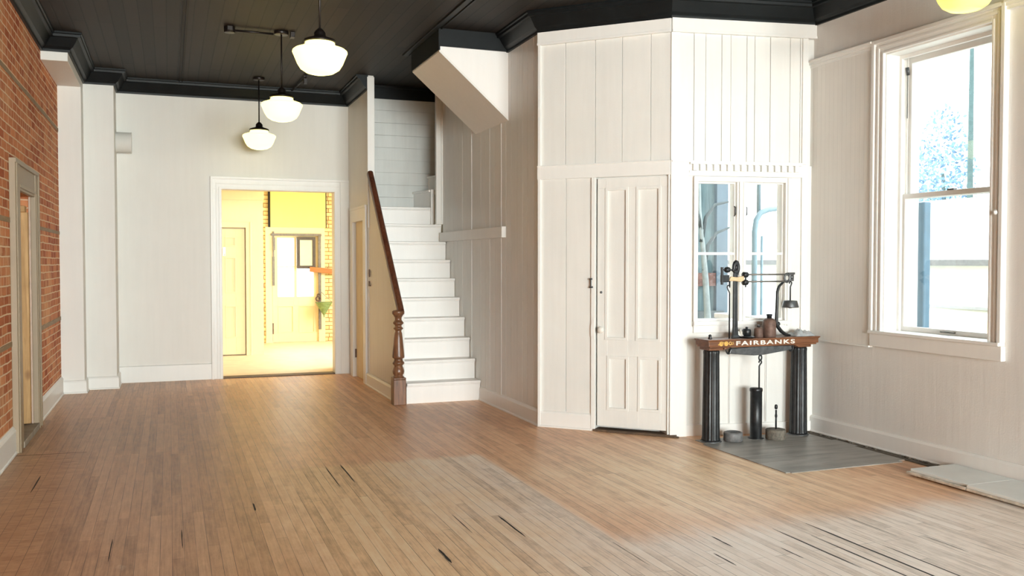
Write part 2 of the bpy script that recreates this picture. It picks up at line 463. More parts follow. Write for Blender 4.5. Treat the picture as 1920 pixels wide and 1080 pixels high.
# ---- left brick wall with a boarded doorway
b = MB(); w = -.36
b.fbox(FL, YF, 8.17, w, 0, 0, ZC); b.fbox(FL, 9.08, 11.33, w, 0, 0, ZC); b.fbox(FL, 8.17, 9.08, w, 0, 2.07, ZC)
b.fbox(FL, 8.17, 9.08, w, w+.05, 0, 2.07)
b.m = 1
for z, h in ((1.797,.036),(.838,.036),(2.945,.036)):
    for y0, y1 in ((YF, 7.93), (9.30, 11.32)) if z < 2.2 else ((YF, 11.32),):
        y = y0
        while y < y1-.02:
            l = min(random.uniform(1.0,2.2), y1-y); b.fbox(FL, y+.004, y+l-.004, 0, .006, z, z+h+random.uniform(-.004,.004)); y += l
structure(b.build('wall_left', [m_brick, m_strip]))
d1 = room('door_1', (XL, 8.62, 0), 'boarded doorway in brick wall with brown taupe casing')
b = MB()
b.fbox(FL, 7.93, 8.17, 0, .045, 0, 2.30); b.fbox(FL, 9.08, 9.27, 0, .045, .0, 2.30)
b.fbox(FL, 8.17, 9.08, 0, .035, 2.07, 2.30); b.fbox(FL, 7.93, 9.27, .0, .052, 2.265, 2.30)
b.fbox(FL, 7.95, 8.0, .045, .055, 0, 2.265); b.fbox(FL, 9.20, 9.25, .045, .055, 0, 2.265)
b.fbox(FL, 9.085, 9.11, .045, .055, .0, 2.10); b.fbox(FL, 8.20, 9.05, .035, .045, 2.09, 2.12)
b.build('casing', m_taupe, d1, .004)
b = MB(); b.fbox(FL, 8.99, 9.08, -.30, -.012, .06, 1.93); b.build('timber_jamb', m_timber, d1, .006)
b = MB(); b.fbox(FL, 8.95, 9.078, -.30, -.03, 1.93, 1.985); b.build('timber_head', m_timber, d1, .004)
b = MB(); b.fbox(FL, 9.06, 9.082, -.014, .002, .05, 2.07); b.build('door_stop', plain('pinkish_paint',(.50,.38,.30)), d1, .003)
b = MB(); b.fbox(FL, 8.16, 9.09, -.31, .05, -.01, .05); b.build('sill', m_sill, d1, .004)
b = MB(); b.fbox(FL, 8.17, 9.08, -.31, -.27, .05, 2.07); b.build('boarding', m_timber, d1)

# ---- pilasters, beam, back wall
b = MB(); b.box(XL-.1, -.91, 11.33, 12.2, 0, 3.462); structure(b.build('wall_pilaster_left', m_wall, bevel=.006))
b = MB(); b.box(-.915, -.585, 11.60, 12.2, 0, ZC); structure(b.build('wall_pilaster_right', m_wall, bevel=.006))
b = MB(); b.box(XL-.1, -.91, 9.93, 11.6, 3.46, ZC); structure(b.build('trim_4', m_wall, bevel=.006), 'white boxed beam over the pilaster by the brick wall')
b = MB()
b.box(XL-.35, .63, YB, 12.25, 0, ZC); b.box(2.05, 2.33, YB, 12.25, 0, ZC); b.box(.63, 2.05, YB, 12.25, 2.41, ZC)
structure(b.build('wall_back', m_wall))
bb = [(0,0),(.028,0),(.028,.012),(.02,.018),(.018,.125),(.012,.142),(0,.15)]
bb2 = [(0,0),(.03,0),(.03,.012),(.022,.018),(.022,.18),(.012,.205),(0,.215)]
b = MB(); b.sweep(bb2, [(XL,7.93),(XL,YF)], 1); structure(b.build('baseboard_left_near', m_trim))
b = MB(); b.sweep([(o,z*.93) for o,z in bb2], [(XL,11.33),(XL,9.27)], 1); b.fbox(FL, 9.27, 9.36, 0, .04, 0, .16); structure(b.build('baseboard_left_far', m_trim))
b = MB(); b.sweep(bb, [(-.585,12.09),(-.585,11.60),(-.91,11.60),(-.91,11.33),(XL,11.33)], 1); structure(b.build('baseboard_pilaster', m_trim))
b = MB(); b.sweep([(0,0),(.015,0),(.015,.195),(0,.205)], [(.50,YB),(-.585,YB)], 1); structure(b.build('baseboard_back', m_trim))

# wide doorway casing
d2 = room('door_2', (1.34, YB, 0), 'wide cased doorway to the yellow room')
b = MB()
b.fbox(FK, .505, .63, 0, .022, 0, 2.41); b.fbox(FK, 2.05, 2.13, 0, .022, 0, 2.41); b.fbox(FK, .505, 2.13, 0, .022, 2.41, 2.555)
b.fbox(FK, .495, .525, 0, .04, 0, 2.57); b.fbox(FK, .495, 2.245, 0, .04, 2.54, 2.57)
b.fbox(FK, .595, .625, .022, .032, 0, 2.435); b.fbox(FK, 2.055, 2.085, .022, .032, 0, 2.435); b.fbox(FK, .595, 2.085, .022, .032, 2.415, 2.44)
b.fbox(FK, .56, .575, .022, .027, 0, 2.49); b.fbox(FK, .56, 2.11, .022, .027, 2.475, 2.49)
b.fbox(FK, 2.13, 2.245, 0, .03, 0, 2.57)
b.fbox(FK, .61, .63, -.17, .01, 0, 2.43); b.fbox(FK, 2.05, 2.07, -.17, .01, 0, 2.43); b.fbox(FK, .61, 2.07, -.17, .01, 2.41, 2.43)
b.build('casing', m_trim, d2, .003)

# ---- partition left of the stairs, with the small closet door
b = MB()
b.box(2.245, 2.315, 10.82, 11.05, 0, ZC); b.box(2.245, 2.315, 11.72, YB+.05, 0, ZC); b.box(2.245, 2.315, 11.05, 11.72, 2.0, ZC)
b.prism([(2.25,9.33,0),(2.25,10.83,0),(2.25,10.83,2.53),(2.25,9.33,.955)], (.065,0,0))
structure(b.build('wall_stair_left', m_bead))
b = MB(); b.box(2.235, 2.32, 10.795, 10.825, 1.9, ZC-.02); structure(b.build('trim_5', m_trim, bevel=.003), 'white end board of the stair partition')
d3 = room('door_3', (2.245, 11.38, 0), 'narrow closet door under the stairs')
b = MB()
b.fbox(FP, 10.90, 11.05, 0, .025, 0, 2.0); b.fbox(FP, 11.72, 11.86, 0, .025, 0, 2.0); b.fbox(FP, 10.90, 11.86, 0, .025, 2.0, 2.17); b.fbox(FP, 10.89, 11.87, 0, .032, 2.15, 2.18)
b.build('casing', m_trim, d3, .003)
b = MB(); b.fbox(FP, 11.05, 11.72, -.055, -.03, 0.01, 2.0)
for k in range(5): b.fbox(FP, 11.055+k*.134, 11.18+k*.134, -.03, -.024, .012, 1.995)
b.build('door_leaf', m_cream, d3, .002)
b = MB(); b.fbox(FP, 11.70, 11.72, -.028, -.005, .25, .36); b.fbox(FP, 11.06, 11.075, -.028, -.008, 1.65, 1.72); b.build('hinge', m_rust, d3)
b = MB(); b.fbox(FP, 10.735, 10.75, 0, .012, 1.31, 1.40); tag(b.build('latch_plate', m_rust), 'upper of two rusty latch plates on the partition below the stair rail', 'latch')
b = MB(); b.fbox(FP, 10.70, 10.765, 0, .010, 1.20, 1.215); b.fbox(FP, 10.748, 10.765, 0, .012, 1.20, 1.26); tag(b.build('latch_plate', m_rust), 'lower L-shaped rusty latch plate on the partition below the stair rail', 'latch')
b = MB(); b.sweep(bb, [(2.245,10.9),(2.245,9.33)], -1); structure(b.build('baseboard_stair_left', m_trim))

# ---- staircase
st = thing('staircase', (2.72, 9.3, 0), 'white painted boxed staircase rising between two board walls', 'stairs')
RISE, GO, Y0 = .2165, .186, 9.26
for i in range(1, 11):
    ny = 9.235+GO*(i-1); z = RISE*i
    x0 = 2.318 if i < 10 else 2.32; x1 = 3.132 if i < 10 else 3.045
    q = MB(); q.box(x0, x1, ny+.026, ny+.045, z-RISE + (0 if i == 1 else 0), z-.028); q.build('riser', m_stair, st)
    q = MB(); q.box(x0, x1, ny, ny+GO+.05 if i < 10 else 11.398, z-.028, z)
    q.box(x0, x1, ny+.012, ny+.026, z-.042, z-.028)
    q.build('tread', m_stair, st, .007, 3)
q = MB(); q.prism([(2.955,11.398,2.165),(3.05,10.95,2.165),(3.06,10.955,2.165),(2.965,11.398,2.165)], (0,0,.20)); q.build('riser', m_stair, st)
q = MB(); q.prism([(2.935,11.398,2.36),(3.03,10.94,2.36),(3.6,10.94,2.36),(3.6,11.398,2.36)], (0,0,.026)); q.build('tread', m_stair, st, .005)
q = MB(); q.prism([(3.15,11.398,2.386),(3.28,10.95,2.386),(3.29,10.95,2.386),(3.16,11.398,2.386)], (0,0,.18)); q.build('riser', m_stair, st)
q = MB(); q.prism([(3.125,11.398,2.566),(3.26,10.94,2.566),(3.8,10.94,2.566),(3.8,11.398,2.566)], (0,0,.026)); q.build('tread', m_stair, st, .005)
q = MB(); q.box(3.046, 3.09, 10.90, 10.95, 1.92, 2.39); q.build('winder_post', m_stair, st, .004)
# stair back wall, right wall and shaft
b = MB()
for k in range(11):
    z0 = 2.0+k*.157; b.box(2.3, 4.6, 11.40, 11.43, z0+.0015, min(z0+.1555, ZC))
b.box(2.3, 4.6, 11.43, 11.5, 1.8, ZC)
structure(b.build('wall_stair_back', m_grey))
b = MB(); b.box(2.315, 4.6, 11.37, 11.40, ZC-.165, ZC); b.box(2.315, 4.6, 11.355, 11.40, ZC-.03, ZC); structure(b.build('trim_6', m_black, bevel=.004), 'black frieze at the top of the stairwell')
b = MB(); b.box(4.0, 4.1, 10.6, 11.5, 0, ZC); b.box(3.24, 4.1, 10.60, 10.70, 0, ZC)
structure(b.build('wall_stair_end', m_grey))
b = MB()
edges = [7.60,7.745,7.90,8.02,8.16,8.33,8.47,8.60,8.645,8.80,8.96,9.10,9.25,9.42,9.56,9.60,9.74,9.90,10.08,10.26,10.42,10.58,10.70]
for a, c in zip(edges[:-1], edges[1:]): b.fbox(FQ, a+.002, c-.002, -.02, .005 if c-a < .07 else random.uniform(-.0012,.0012), 0, ZC)
b.box(3.16, 3.27, 7.60, 10.70, 0, ZC)
structure(b.build('wall_stair_right', m_board, bevel=.0025, seg=1))
b = MB(); b.box(3.055, 3.14, 10.70, 10.74, 1.949, ZC); b.box(3.055, 3.075, 10.69, 10.74, 1.949, ZC); b.box(3.12, 3.14, 10.685, 10.74, 1.949, ZC)
structure(b.build('trim_7', m_trim, bevel=.003), 'white casing strip at the turn of the stairs')
b = MB(); b.fbox(FQ, 8.48, 10.69, 0, .045, 1.735, 1.845); structure(b.build('trim_8', m_trim, bevel=.004), 'horizontal rail board on the stair wall')
b = MB(); b.sweep(bb, [(3.14,9.245),(3.14,7.585),(3.49,7.235)], -1); structure(b.build('baseboard_stair_right', m_trim))
# soffit of the upper flight
b = MB(); b.prism([(2.44,8.41,3.52),(3.14,8.41,2.905),(3.14,8.41,ZC),(2.44,8.41,ZC)], (0,1.01,0)); b.m = 1
b.prism([(2.435,8.405,3.50),(3.14,8.405,2.882),(3.14,8.405,2.908),(2.435,8.405,3.526)], (0,1.02,0))
structure(b.build('ceiling_stair_soffit', [m_stair, m_wall]), 'sloping boxed underside of the upper stairs')

b = MB(); b.box(2.425, 2.44, 8.39, 9.43, 3.515, ZC); b.box(2.425, 3.14, 8.39, 8.405, 3.552, ZC); structure(b.build('trim_19', m_black), 'flat black frieze around the boxed stair underside')
# newel and handrail
ba = thing('banister', (2.233, 9.265, 0), 'dark walnut banister with turned newel post at the foot of the white stairs', 'banister')
cx, cy = 2.233, 9.267
q = MB(); s_ = .066
q.box(cx-s_, cx+s_, cy-s_, cy+s_, 0, .265)
q.prism([(cx-s_,cy-s_,.265),(cx+s_,cy-s_,.265),(cx+s_,cy+s_,.265),(cx-s_,cy+s_,.265)], (0,0,.02))
q.lathe([(.062,.285),(.05,.30),(.045,.305),(.058,.325),(.062,.35),(.052,.385),(.044,.40),(.044,.41),(.06,.425),(.062,.44),(.05,.455),(.044,.47),(.046,.48),(.063,.49),(.064,.51),(.045,.70),(.038,.75),(.032,.765),(.034,.78),(.05,.79),(.052,.80),(.036,.815),(.034,.83),(.054,.845),(.056,.86),(.042,.875),(.034,.885),(.036,.91),(.05,.935),(.064,.95),(.066,.975),(.05,.985),(.01,.99)], (cx,cy,0), 28)
q.build('newel_post', m_newel, ba, .006)
q = MB()
P0, P1 = Vector((2.26, 9.29, .955)), Vector((2.26, 10.80, 2.53)); dirv = (P1-P0).normalized(); up = Vector((1,0,0)).cross(dirv); up = up if up.z > 0 else -up
prof = [(-.036,0),(-.038,.03),(-.030,.058),(-.012,.07),(.012,.07),(.030,.058),(.038,.03),(.036,0)]
v0 = [P0 + Vector((1,0,0))*a + up*c_ for a, c_ in prof]; v1 = [P1 + Vector((1,0,0))*a + up*c_ for a, c_ in prof]; n = len(prof)
q.add(v0+v1, [list(range(n))[::-1], list(range(n,2*n))]+[(i,(i+1)%n,n+(i+1)%n,n+i) for i in range(n)])
q.build('handrail', m_rail, ba, .002)

# ---- angled wall with the four-panel door
b = MB()
xs = [3.13,3.31,3.507,3.68,3.86,3.985]
for a, c in zip(xs[:-1], xs[1:]): b.fbox(FB, tb(a)+.0022, tb(c)-.0022, -.02, 0, 2.30, ZC)
for a, c in ((3.13,3.315),(3.315,3.49)): b.fbox(FB, tb(a)+.0022, tb(c)-.0022, -.02, 0, 0, 2.30)
b.fbox(FB, 0, tb(3.51), -.13, -.021, 0, ZC); b.fbox(FB, tb(3.966), LB+.02, -.13, 0, 0, 2.3); b.fbox(FB, tb(3.51), LB+.05, -.13, -.021, 2.22, ZC)
b.fbox(FB, tb(3.45), LB-.02, -.19, -.14, 0, 2.4)  # unseen backing added behind the door to stop light leaking round it
structure(b.build('wall_bay', m_board, bevel=.002, seg=1))
b = MB()
b.fbox(FB, -.01, LB, 0, .02, 2.232, 2.352); b.fbox(FB, -.01, LB, 0, .026, 2.345, 2.356)
b.fbox(FB, -.01, LB, 0, .018, 3.44, ZK+.05); b.fbox(FB, -.01, LB, 0, .028, 3.43, 3.45)
b.fbox(FB, -.004, .022, 0, .02, 0, 3.44); b.fbox(FB, tb(3.487), tb(3.512), 0, .018, .0, 2.232)
structure(b.build('trim_9', m_trim, bevel=.003), 'white rails and edge boards of the angled wall')
def panel_door(mb, F, T0, T1, Z0, Z1, d0, d1, panels, deep=.014, mould=.02):
    tsn = sorted({T0, T1, *[p[0] for p in panels], *[p[1] for p in panels]}); zsn = sorted({Z0, Z1, *[p[2] for p in panels], *[p[3] for p in panels]})
    for a, c in zip(tsn[:-1], tsn[1:]):
        for e, g in zip(zsn[:-1], zsn[1:]):
            mt, mz = (a+c)/2, (e+g)/2
            inn = any(p[0] < mt < p[1] and p[2] < mz < p[3] for p in panels)
            mb.fbox(F, a, c, d0, d1-(deep if inn else 0), e, g)
    for p in panels:
        m_ = mould
        for (a, c, e, g) in ((p[0]-.004,p[0]+m_,p[2],p[3]),(p[1]-m_,p[1]+.004,p[2],p[3]),(p[0]-.0047,p[1]+.0047,p[2]-.0045,p[2]+m_),(p[0]-.0047,p[1]+.0047,p[3]-m_,p[3]+.0045)):
            hb = .0006 if c-a > m_+.01 else 0
            mb.prism([F.at(a,d1-deep,e),F.at(c,d1-deep,e),F.at(c,d1-deep,g),F.at(a,d1-deep,g)], F.n*(deep+.007+hb))
d4 = room('door_4', FB.at(.9,0,0), 'white four-panel door in the angled wall')
b = MB(); panel_door(b, FB, tb(3.522), tb(3.963), .045, 2.222, -.05, -.008,
    [(tb(3.575),tb(3.718),.812,2.135),(tb(3.772),tb(3.922),.812,2.138),(tb(3.588),tb(3.722),.192,.664),(tb(3.787),tb(3.928),.2,.668)])
b.build('door_leaf', m_board, d4, .0025, 1)
b = MB(); P = FB.at(tb(3.553), 0, .897); 
q = [(.006,-.01),(.012,0),(.008,.012),(.010,.02),(.024,.028),(.03,.04),(.026,.052),(.012,.058),(.0001,.059)]
vs = MB(); vs.lathe(q, (0,0,0), 20)
for v in vs.v: pass
b.smooth = True; b.add([P + FB.u*v.x + FB.n*(v.z-.005) + Vector((0,0,v.y)) for v in vs.v], vs.f); b.smooth = False
b.build('door_knob', m_china, d4, label='white porcelain knob')
b = MB(); b.m = 0
b.prism([FB.at(tb(3.487),.018,.84),FB.at(tb(3.510),.018,.815),FB.at(tb(3.510),.018,1.0),FB.at(tb(3.500),.018,.99),FB.at(tb(3.487),.018,.93)], FB.n*.006)
b.build('keeper_plate', m_trim, d4)
b = MB(); b.fbox(FB, tb(3.484), tb(3.490), .018, .03, 1.27, 1.345); b.fbox(FB, tb(3.478), tb(3.496), .018, .032, 1.335, 1.35); b.fbox(FB, tb(3.480), tb(3.500), .018, .032, 1.262, 1.278)
b.build('latch', m_irong, d4, .002)
b = MB(); q = FB.at(tb(3.548), -.008, 1.225); b.tube([q, q+FB.n*.006], .011, 10); b.build('keyhole', m_irong, d4)
b = MB(); b.fbox(FB, tb(3.505), LB+.06, -.10, .035, 0, .018); b.fbox(FB, tb(3.60), LB+.09, .02, .05, 0, .012)
b.build('threshold', m_thresh, d4, .004)

# ---- wall behind the scale with the two-light window
b = MB(); w0, w1, wz0, wz1 = ts(4.215), ts(5.018), .965, 2.185
gs_ = [3.985,4.058,4.186,4.290,4.433,4.515,4.659,4.732,4.874,5.056,5.150,5.20]
for k, (a, c) in enumerate(zip(gs_[:-1], gs_[1:])):
    b.fbox(FS, ts(a)+.0018, ts(c)-.0018, -.02, -.001*(k%2), 2.33, ZC)
b.fbox(FS, -.02, LS+.3, -.15, -.021, 2.33, ZC)
b.fbox(FS, -.02, w0, -.15, 0, 0, 2.33); b.fbox(FS, w1, LS+.3, -.15, 0, 0, 2.33)
b.fbox(FS, w0, w1, -.15, 0, wz1, 2.33); b.fbox(FS, w0, w1, -.15, -.004, 0, wz0)
structure(b.build('wall_alcove', m_board, bevel=.002, seg=1))
b = MB()
b.fbox(FS, 0, ts(5.19), 0, .02, 2.225, 2.345); b.fbox(FS, 0, ts(5.2), 0, .034, 2.338, 2.352)
b.fbox(FS, 0, LS, 0, .022, 3.44, ZK+.05); b.fbox(FS, 0, LS, 0, .03, 3.43, 3.45)
b.fbox(FS, -.004, ts(4.058), 0, .012, 2.35, 3.43); b.fbox(FS, -.006, ts(4.128), 0, .024, 0, 2.36); b.fbox(FS, ts(5.165), ts(5.215), 0, .018, 0, 3.44)
n = 16
for k in range(n):                                                   # carved notches of the dentil strip read as blocks
    a = ts(4.165)+(ts(5.085)-ts(4.165))*k/(n-1)
    b.fbox(FS, a, a+.036, .02, .05, 2.268, 2.322)
b.fbox(FS, ts(4.14), ts(5.15), .02, .052, 2.322, 2.338); b.fbox(FS, ts(4.14), ts(5.15), .02, .028, 2.25, 2.268)
for x in (4.512,4.522,4.845,4.857): b.fbox(FS, ts(x), ts(x)+.006, -.004, .006, .1, .89)
b.fbox(FS, 0, LS-.02, 0, .014, 0, .095)
structure(b.build('trim_10', m_trim, bevel=.002), 'white dentil rail and edge boards behind the scale')
w2 = room('window_2', FS.at(.6,0,1.5), 'two-light casement window behind the beam scale')
b = MB()
b.fbox(FS, ts(4.185), w0+.006, 0, .026, .94, 2.222); b.fbox(FS, w1-.006, ts(5.06), 0, .026, .94, 2.222); b.fbox(FS, ts(4.185), ts(5.06), 0, .026, 2.178, 2.222)
b.fbox(FS, w1+.012, ts(5.065), .026, .036, .94, 2.215); b.fbox(FS, ts(4.18), w0-.012, .026, .036, .94, 2.215)
b.fbox(FS, ts(4.575), ts(4.657), -.14, .012, .96, 2.19)
b.fbox(FS, ts(4.59), ts(4.613), .012, .03, .96, 2.19); b.fbox(FS, ts(4.628), ts(4.642), .012, .022, .96, 2.19)
b.fbox(FS, w0-.02, w0+.004, -.14, 0, .96, 2.19); b.fbox(FS, w1-.004, w1+.02, -.14, 0, .96, 2.19); b.fbox(FS, w0, w1, -.14, 0, 2.18, 2.2)
b.build('frame', m_trim, w2, .003)
b = MB(); b.fbox(FS, ts(4.18), ts(5.066), -.14, .045, .95, .985); b.fbox(FS, ts(4.187), ts(5.056), 0, .02, .885, .95); b.build('sill', m_trim, w2, .004)
for (a, c) in ((4.216,4.575),(4.657,5.014)):
    q = MB(); A, B = ts(a), ts(c); f = .013
    q.fbox(FS, A, A+f, -.055, -.02, .985, 2.18); q.fbox(FS, B-f, B, -.055, -.02, .985, 2.18); q.fbox(FS, A, B, -.055, -.02, .985, 1.005); q.fbox(FS, A, B, -.055, -.02, 2.165, 2.18)
    q.fbox(FS, A, B, -.05, -.018, 1.553, 1.575)
    s = q.build('sash', m_trim, w2, .002)
    g = MB(); g.fbox(FS, A+f, B-f, -.040, -.037, 1.005, 1.553); g.build('pane', m_glass, s)
    g = MB(); g.fbox(FS, A+f, B-f, -.040, -.037, 1.575, 2.165); g.build('pane', m_glass, s)
    g = MB(); xx = B-.012 if a < 4.4 else A+.012
    for z in (1.93,): g.tube([FS.at(xx,-.02,z-.04), FS.at(xx,.0,z-.03), FS.at(xx,.002,z+.03), FS.at(xx,-.02,z+.04)], .006, 6)
    g.build('latch', m_irong, s)

# ---- right wall with the tall sash window
b = MB(); oy0, oy1, oz0, oz1 = 4.665, 5.668, .945, 3.128
b.box(XR, XR+.33, oy1, 6.6, 0, ZC); b.box(XR, XR+.33, 2.3, oy0, 0, ZC); b.box(XR, XR+.33, YF, 1.2, 0, ZC)
b.box(XR, XR+.33, oy0, oy1, 0, oz0); b.box(XR, XR+.33, oy0, oy1, oz1, ZC)
b.box(XR, XR+.33, 1.2, 2.3, 0, oz0); b.box(XR, XR+.33, 1.2, 2.3, oz1, ZC)
structure(b.build('wall_right', m_rough))
b = MB(); b.box(5.262, XR, 5.77, 6.56, .815, 3.20); structure(b.build('wall_right_wainscot', m_bead), 'beadboard panel between corner and window')
b = MB()
for (y0, y1) in ((5.785, 6.57), (2.5, 4.555)):
    b.box(5.255, XR, y0, y1, 3.18, 3.205); b.box(5.245, XR, y0, y1, 3.205, 3.228); b.box(5.232, XR, y0, y1, 3.228, 3.245)
structure(b.build('trim_11', m_trim, bevel=.003), 'moulded picture rail on the right wall')
b = MB(); b.box(5.248, XR, 5.785, 6.56, .808, .822); structure(b.build('trim_12', m_trim, bevel=.002), 'thin ledge under the beadboard')
b = MB(); b.sweep([(0,0),(.034,0),(.034,.012),(.024,.02),(.024,.128),(.012,.145),(0,.148)], [(XR,6.53),(XR,YF)], -1); structure(b.build('baseboard_right', m_trim))
def sash_window(name, y0, y1, z0, z1, label):
    w = room(name, (XR, (y0+y1)/2, z0), label)
    q = MB()
    def ring(e, ii, d0, d1):           # casing ring: e outside, ii inside offset from the opening (no bottom)
        q.box(XR-d1, XR-d0, y0-e, y0-ii, z0, z1+e); q.box(XR-d1, XR-d0, y1+ii, y1+e, z0, z1+e); q.box(XR-d1, XR-d0, y0-ii, y1+ii, z1+ii, z1+e)
    ring(.105, 0., .0, .026); ring(.115, .085, .0, .048); ring(.066, .045, .026, .036); ring(.018, .0, .026, .034)
    q.build('casing', m_trim, w, .004)
    q = MB()
    q.box(XR-.01, XR+.33, y0-.004, y0+.012, z0, z1); q.box(XR-.01, XR+.33, y1-.012, y1+.004, z0, z1); q.box(XR-.01, XR+.33, y0, y1, z1-.012, z1+.004)
    q.box(XR+.12, XR+.145, y0, y0+.035, z0, z1); q.box(XR+.12, XR+.145, y1-.035, y1, z0, z1); q.box(XR+.12, XR+.145, y0, y1, z1-.04, z1)
    q.box(XR+.187, XR+.20, y1-.03, y1, z0, z1); q.box(XR+.187, XR+.20, y0, y0+.03, z0, z1)
    q.build('jamb', m_trim, w, .003)
    q = MB(); q.box(XR-.062, XR+.20, y0-.112, y1+.112, z0-.022, z0+.002); q.box(XR-.04, XR+.0, y0-.12, y1+.112, z0-.125, z0-.022); q.box(XR+.15, XR+.36, y0, y1, z0-.02, z0+.02)
    q.build('stool_and_apron', m_trim, w, .005)
    zm = z0+(z1-z0)*.487
    for (x, zb, zt, bb_, tt) in ((XR+.148, z0+.005, zm+.02, .035, .038), (XR+.202, zm-.02, z1-.015, .038, .055)):
        f = .04; a, c = y0+.016, y1-.016; q = MB()
        q.box(x, x+.036, a, a+f, zb, zt); q.box(x, x+.036, c-f, c, zb, zt); q.box(x, x+.036, a, c, zb, zb+bb_); q.box(x, x+.036, a, c, zt-tt, zt)
        s = q.build('sash', m_trim, w, .003)
        g = MB(); g.box(x+.016, x+.019, a+f, c-f, zb+bb_, zt-tt); g.build('pane', m_glass, s)
        if zb < z0+.1:
            g = MB(); mid = (a+c)/2
            g.tube([(x, mid+.06, zb+.018), (x-.025, mid+.05, zb+.02), (x-.028, mid, zb+.02), (x-.025, mid-.05, zb+.02), (x, mid-.06, zb+.018)], .007, 8); g.build('sash_lift', m_steel, s)
            g = MB(); g.box(x-.004, x+.03, mid-.03, mid+.03, zt, zt+.012); g.build('sash_lock', m_irong, s)
    q = MB(); q.tube([(XR+.19, y1-.03, z1-.16), (XR+.178, y1-.032, z1-.10)], .012, 8); q.tube([(XR+.183, y1-.032, z1-.13), (XR+.183, y1-.032, z1-.50)], .003, 6); q.build('sash_cord', m_irong, w)
    return w
sash_window('window_1', oy0, oy1, oz0, oz1, 'tall white sash window in the right wall')
q = MB(); q.tube([(5.255, 4.60, 1.83), (5.225, 4.60, 1.83)], .012, 10); q.tube([(5.24, 4.60, 1.83), (5.236, 4.60, 1.83)], .018, 10)
tag(q.build('cord_knob', m_trim), 'small round white knob on the near casing of the tall window', 'knob')
sash_window('window_3', 1.2, 2.3, oz0, oz1, 'unseen second sash window added further along the right wall')  # added window, out of view, lets side light onto the floor

# white slab panels on the floor along the right wall
def slab(y0, y1, x0, label):
    t = thing('floor_panel', (5.05, (y0+y1)/2, 0), label, 'panel', 'white panels lying along the right wall')
    q = MB(); q.box(x0, 5.245, y0+.002, y1-.002, .012, .030); q.build('lower_board', m_slabedge, t, .004)
    q = MB(); q.box(x0+.03 if y1 > 4.9 else x0+.006, 5.25, y0+.002, y1-(.012 if y1 > 4.9 else .002), .030, .048); q.build('top_board', m_slab, t, .003)
    q = MB(); 
    for k in range(3): yy = y0+.1+(y1-y0-.2)*k/2; q.box(x0+.03, 5.2, yy-.03, yy+.03, 0, .012)
    q.build('runner', m_thresh, t)
slab(4.42, 4.93, 4.815, 'short white floor panel with chipped front edge at the far end of the right wall pair')
slab(2.6, 4.42, 4.815, 'long white floor panel with tan edge nearest the camera along the right wall')

# ---- cornice
corn = [(0,ZK),(.022,ZK),(.024,ZK+.02),(.03,ZK+.03),(.05,ZK+.045),(.085,ZK+.10),(.10,ZK+.125),(.125,ZK+.13),(.128,ZK+.152),(.14,ZK+.158),(.14,ZC),(0,ZC)]
b = MB(); b.sweep(corn, [(XL,YF),(XL,9.93),(-.91,9.93),(-.91,11.60),(-.585,11.60),(-.585,YB),(2.245,YB),(2.245,10.80)], -1)
structure(b.build('trim_13', m_black), 'black crown moulding of the left and back walls')
b = MB(); b.sweep(corn, [(3.14,8.405),(3.13,7.59),(3.985,6.735),(5.29,6.51),(5.29,YF)], -1)
structure(b.build('trim_14', m_black), 'black crown moulding of the bay and right wall')

# ---- front wall behind the viewer: shop windows that let the daylight in
b = MB(); b.box(XL-.35, -.75, YF-.2, YF, 0, ZC); b.box(4.9, XR+.33, YF-.2, YF, 0, ZC); b.box(-.75, 4.9, YF-.2, YF, 0, .45); b.box(-.75, 4.9, YF-.2, YF, 3.4, ZC)
structure(b.build('wall_front', m_wall))
w4 = room('window_4', (2.0, YF, .45), 'shop front windows behind the viewer')
b = MB()
for x in (-.75, 1.1, 2.95, 4.84): b.box(x, x+.06, YF-.12, YF-.04, .45, 3.4)
b.box(-.75, 4.9, YF-.12, YF-.04, .45, .52); b.box(-.75, 4.9, YF-.12, YF-.04, 3.33, 3.4)
b.build('frame', m_trim, w4)
for x in (-.69, 1.16, 3.01):
    b = MB(); b.box(x, x+1.79, YF-.08, YF-.075, .52, 3.33); b.build('pane', m_glass, w4)

# ---- lamps
def pendant(x, y, zb, label, shade_mat):
    t = thing('pendant_lamp', (x, y, ZC), label, 'lamp', 'schoolhouse pendant lamps')
    q = MB(); q.lathe([(.065,ZC-.03),(.07,ZC-.022),(.07,ZC-.001)], (x,y,0), 24); q.build('canopy', m_bronze, t, .002)
    q = MB(); q.cyl((x,y,zb+.30), (x,y,ZC-.02), .008, 10); q.build('rod', m_bronze, t)
    q = MB(); q.lathe([(.112,zb+.232),(.116,zb+.238),(.112,zb+.252),(.085,zb+.262),(.05,zb+.272),(.04,zb+.285),(.042,zb+.30),(.034,zb+.315),(.018,zb+.33),(.012,zb+.335)], (x,y,0), 32); q.build('fitter', m_bronze, t)
    q = MB(); q.lathe([(.0001,zb),(.05,zb+.003),(.10,zb+.016),(.14,zb+.042),(.163,zb+.078),(.178,zb+.115),(.192,zb+.148),(.197,zb+.160),(.195,zb+.172),(.18,zb+.184),(.14,zb+.198),(.112,zb+.205),(.108,zb+.212),(.110,zb+.218),(.106,zb+.224),(.106,zb+.240),(.02,zb+.242)], (x,y,0), 48); q.build('glass_shade', shade_mat, t, label='lit opal glass shade')
    return t
L1 = pendant(1.04, 9.07, 2.85, 'lit white schoolhouse pendant hanging from the conduit box, middle one of the row', m_shade)
L0 = copy_tree(L1); L0.location.y = 6.69; L0['label'] = 'lit white schoolhouse pendant nearest the viewer, largest of the row of three'
L2 = copy_tree(L1); L2.location.y = 11.43; L2['label'] = 'lit white schoolhouse pendant furthest back, hanging in front of the back wall'
L3 = pendant(4.88, 4.54, 3.125, 'yellow lit schoolhouse lamp on a short stem by the tall window', m_shade2); L3['group'] = 'schoolhouse pendant lamps'
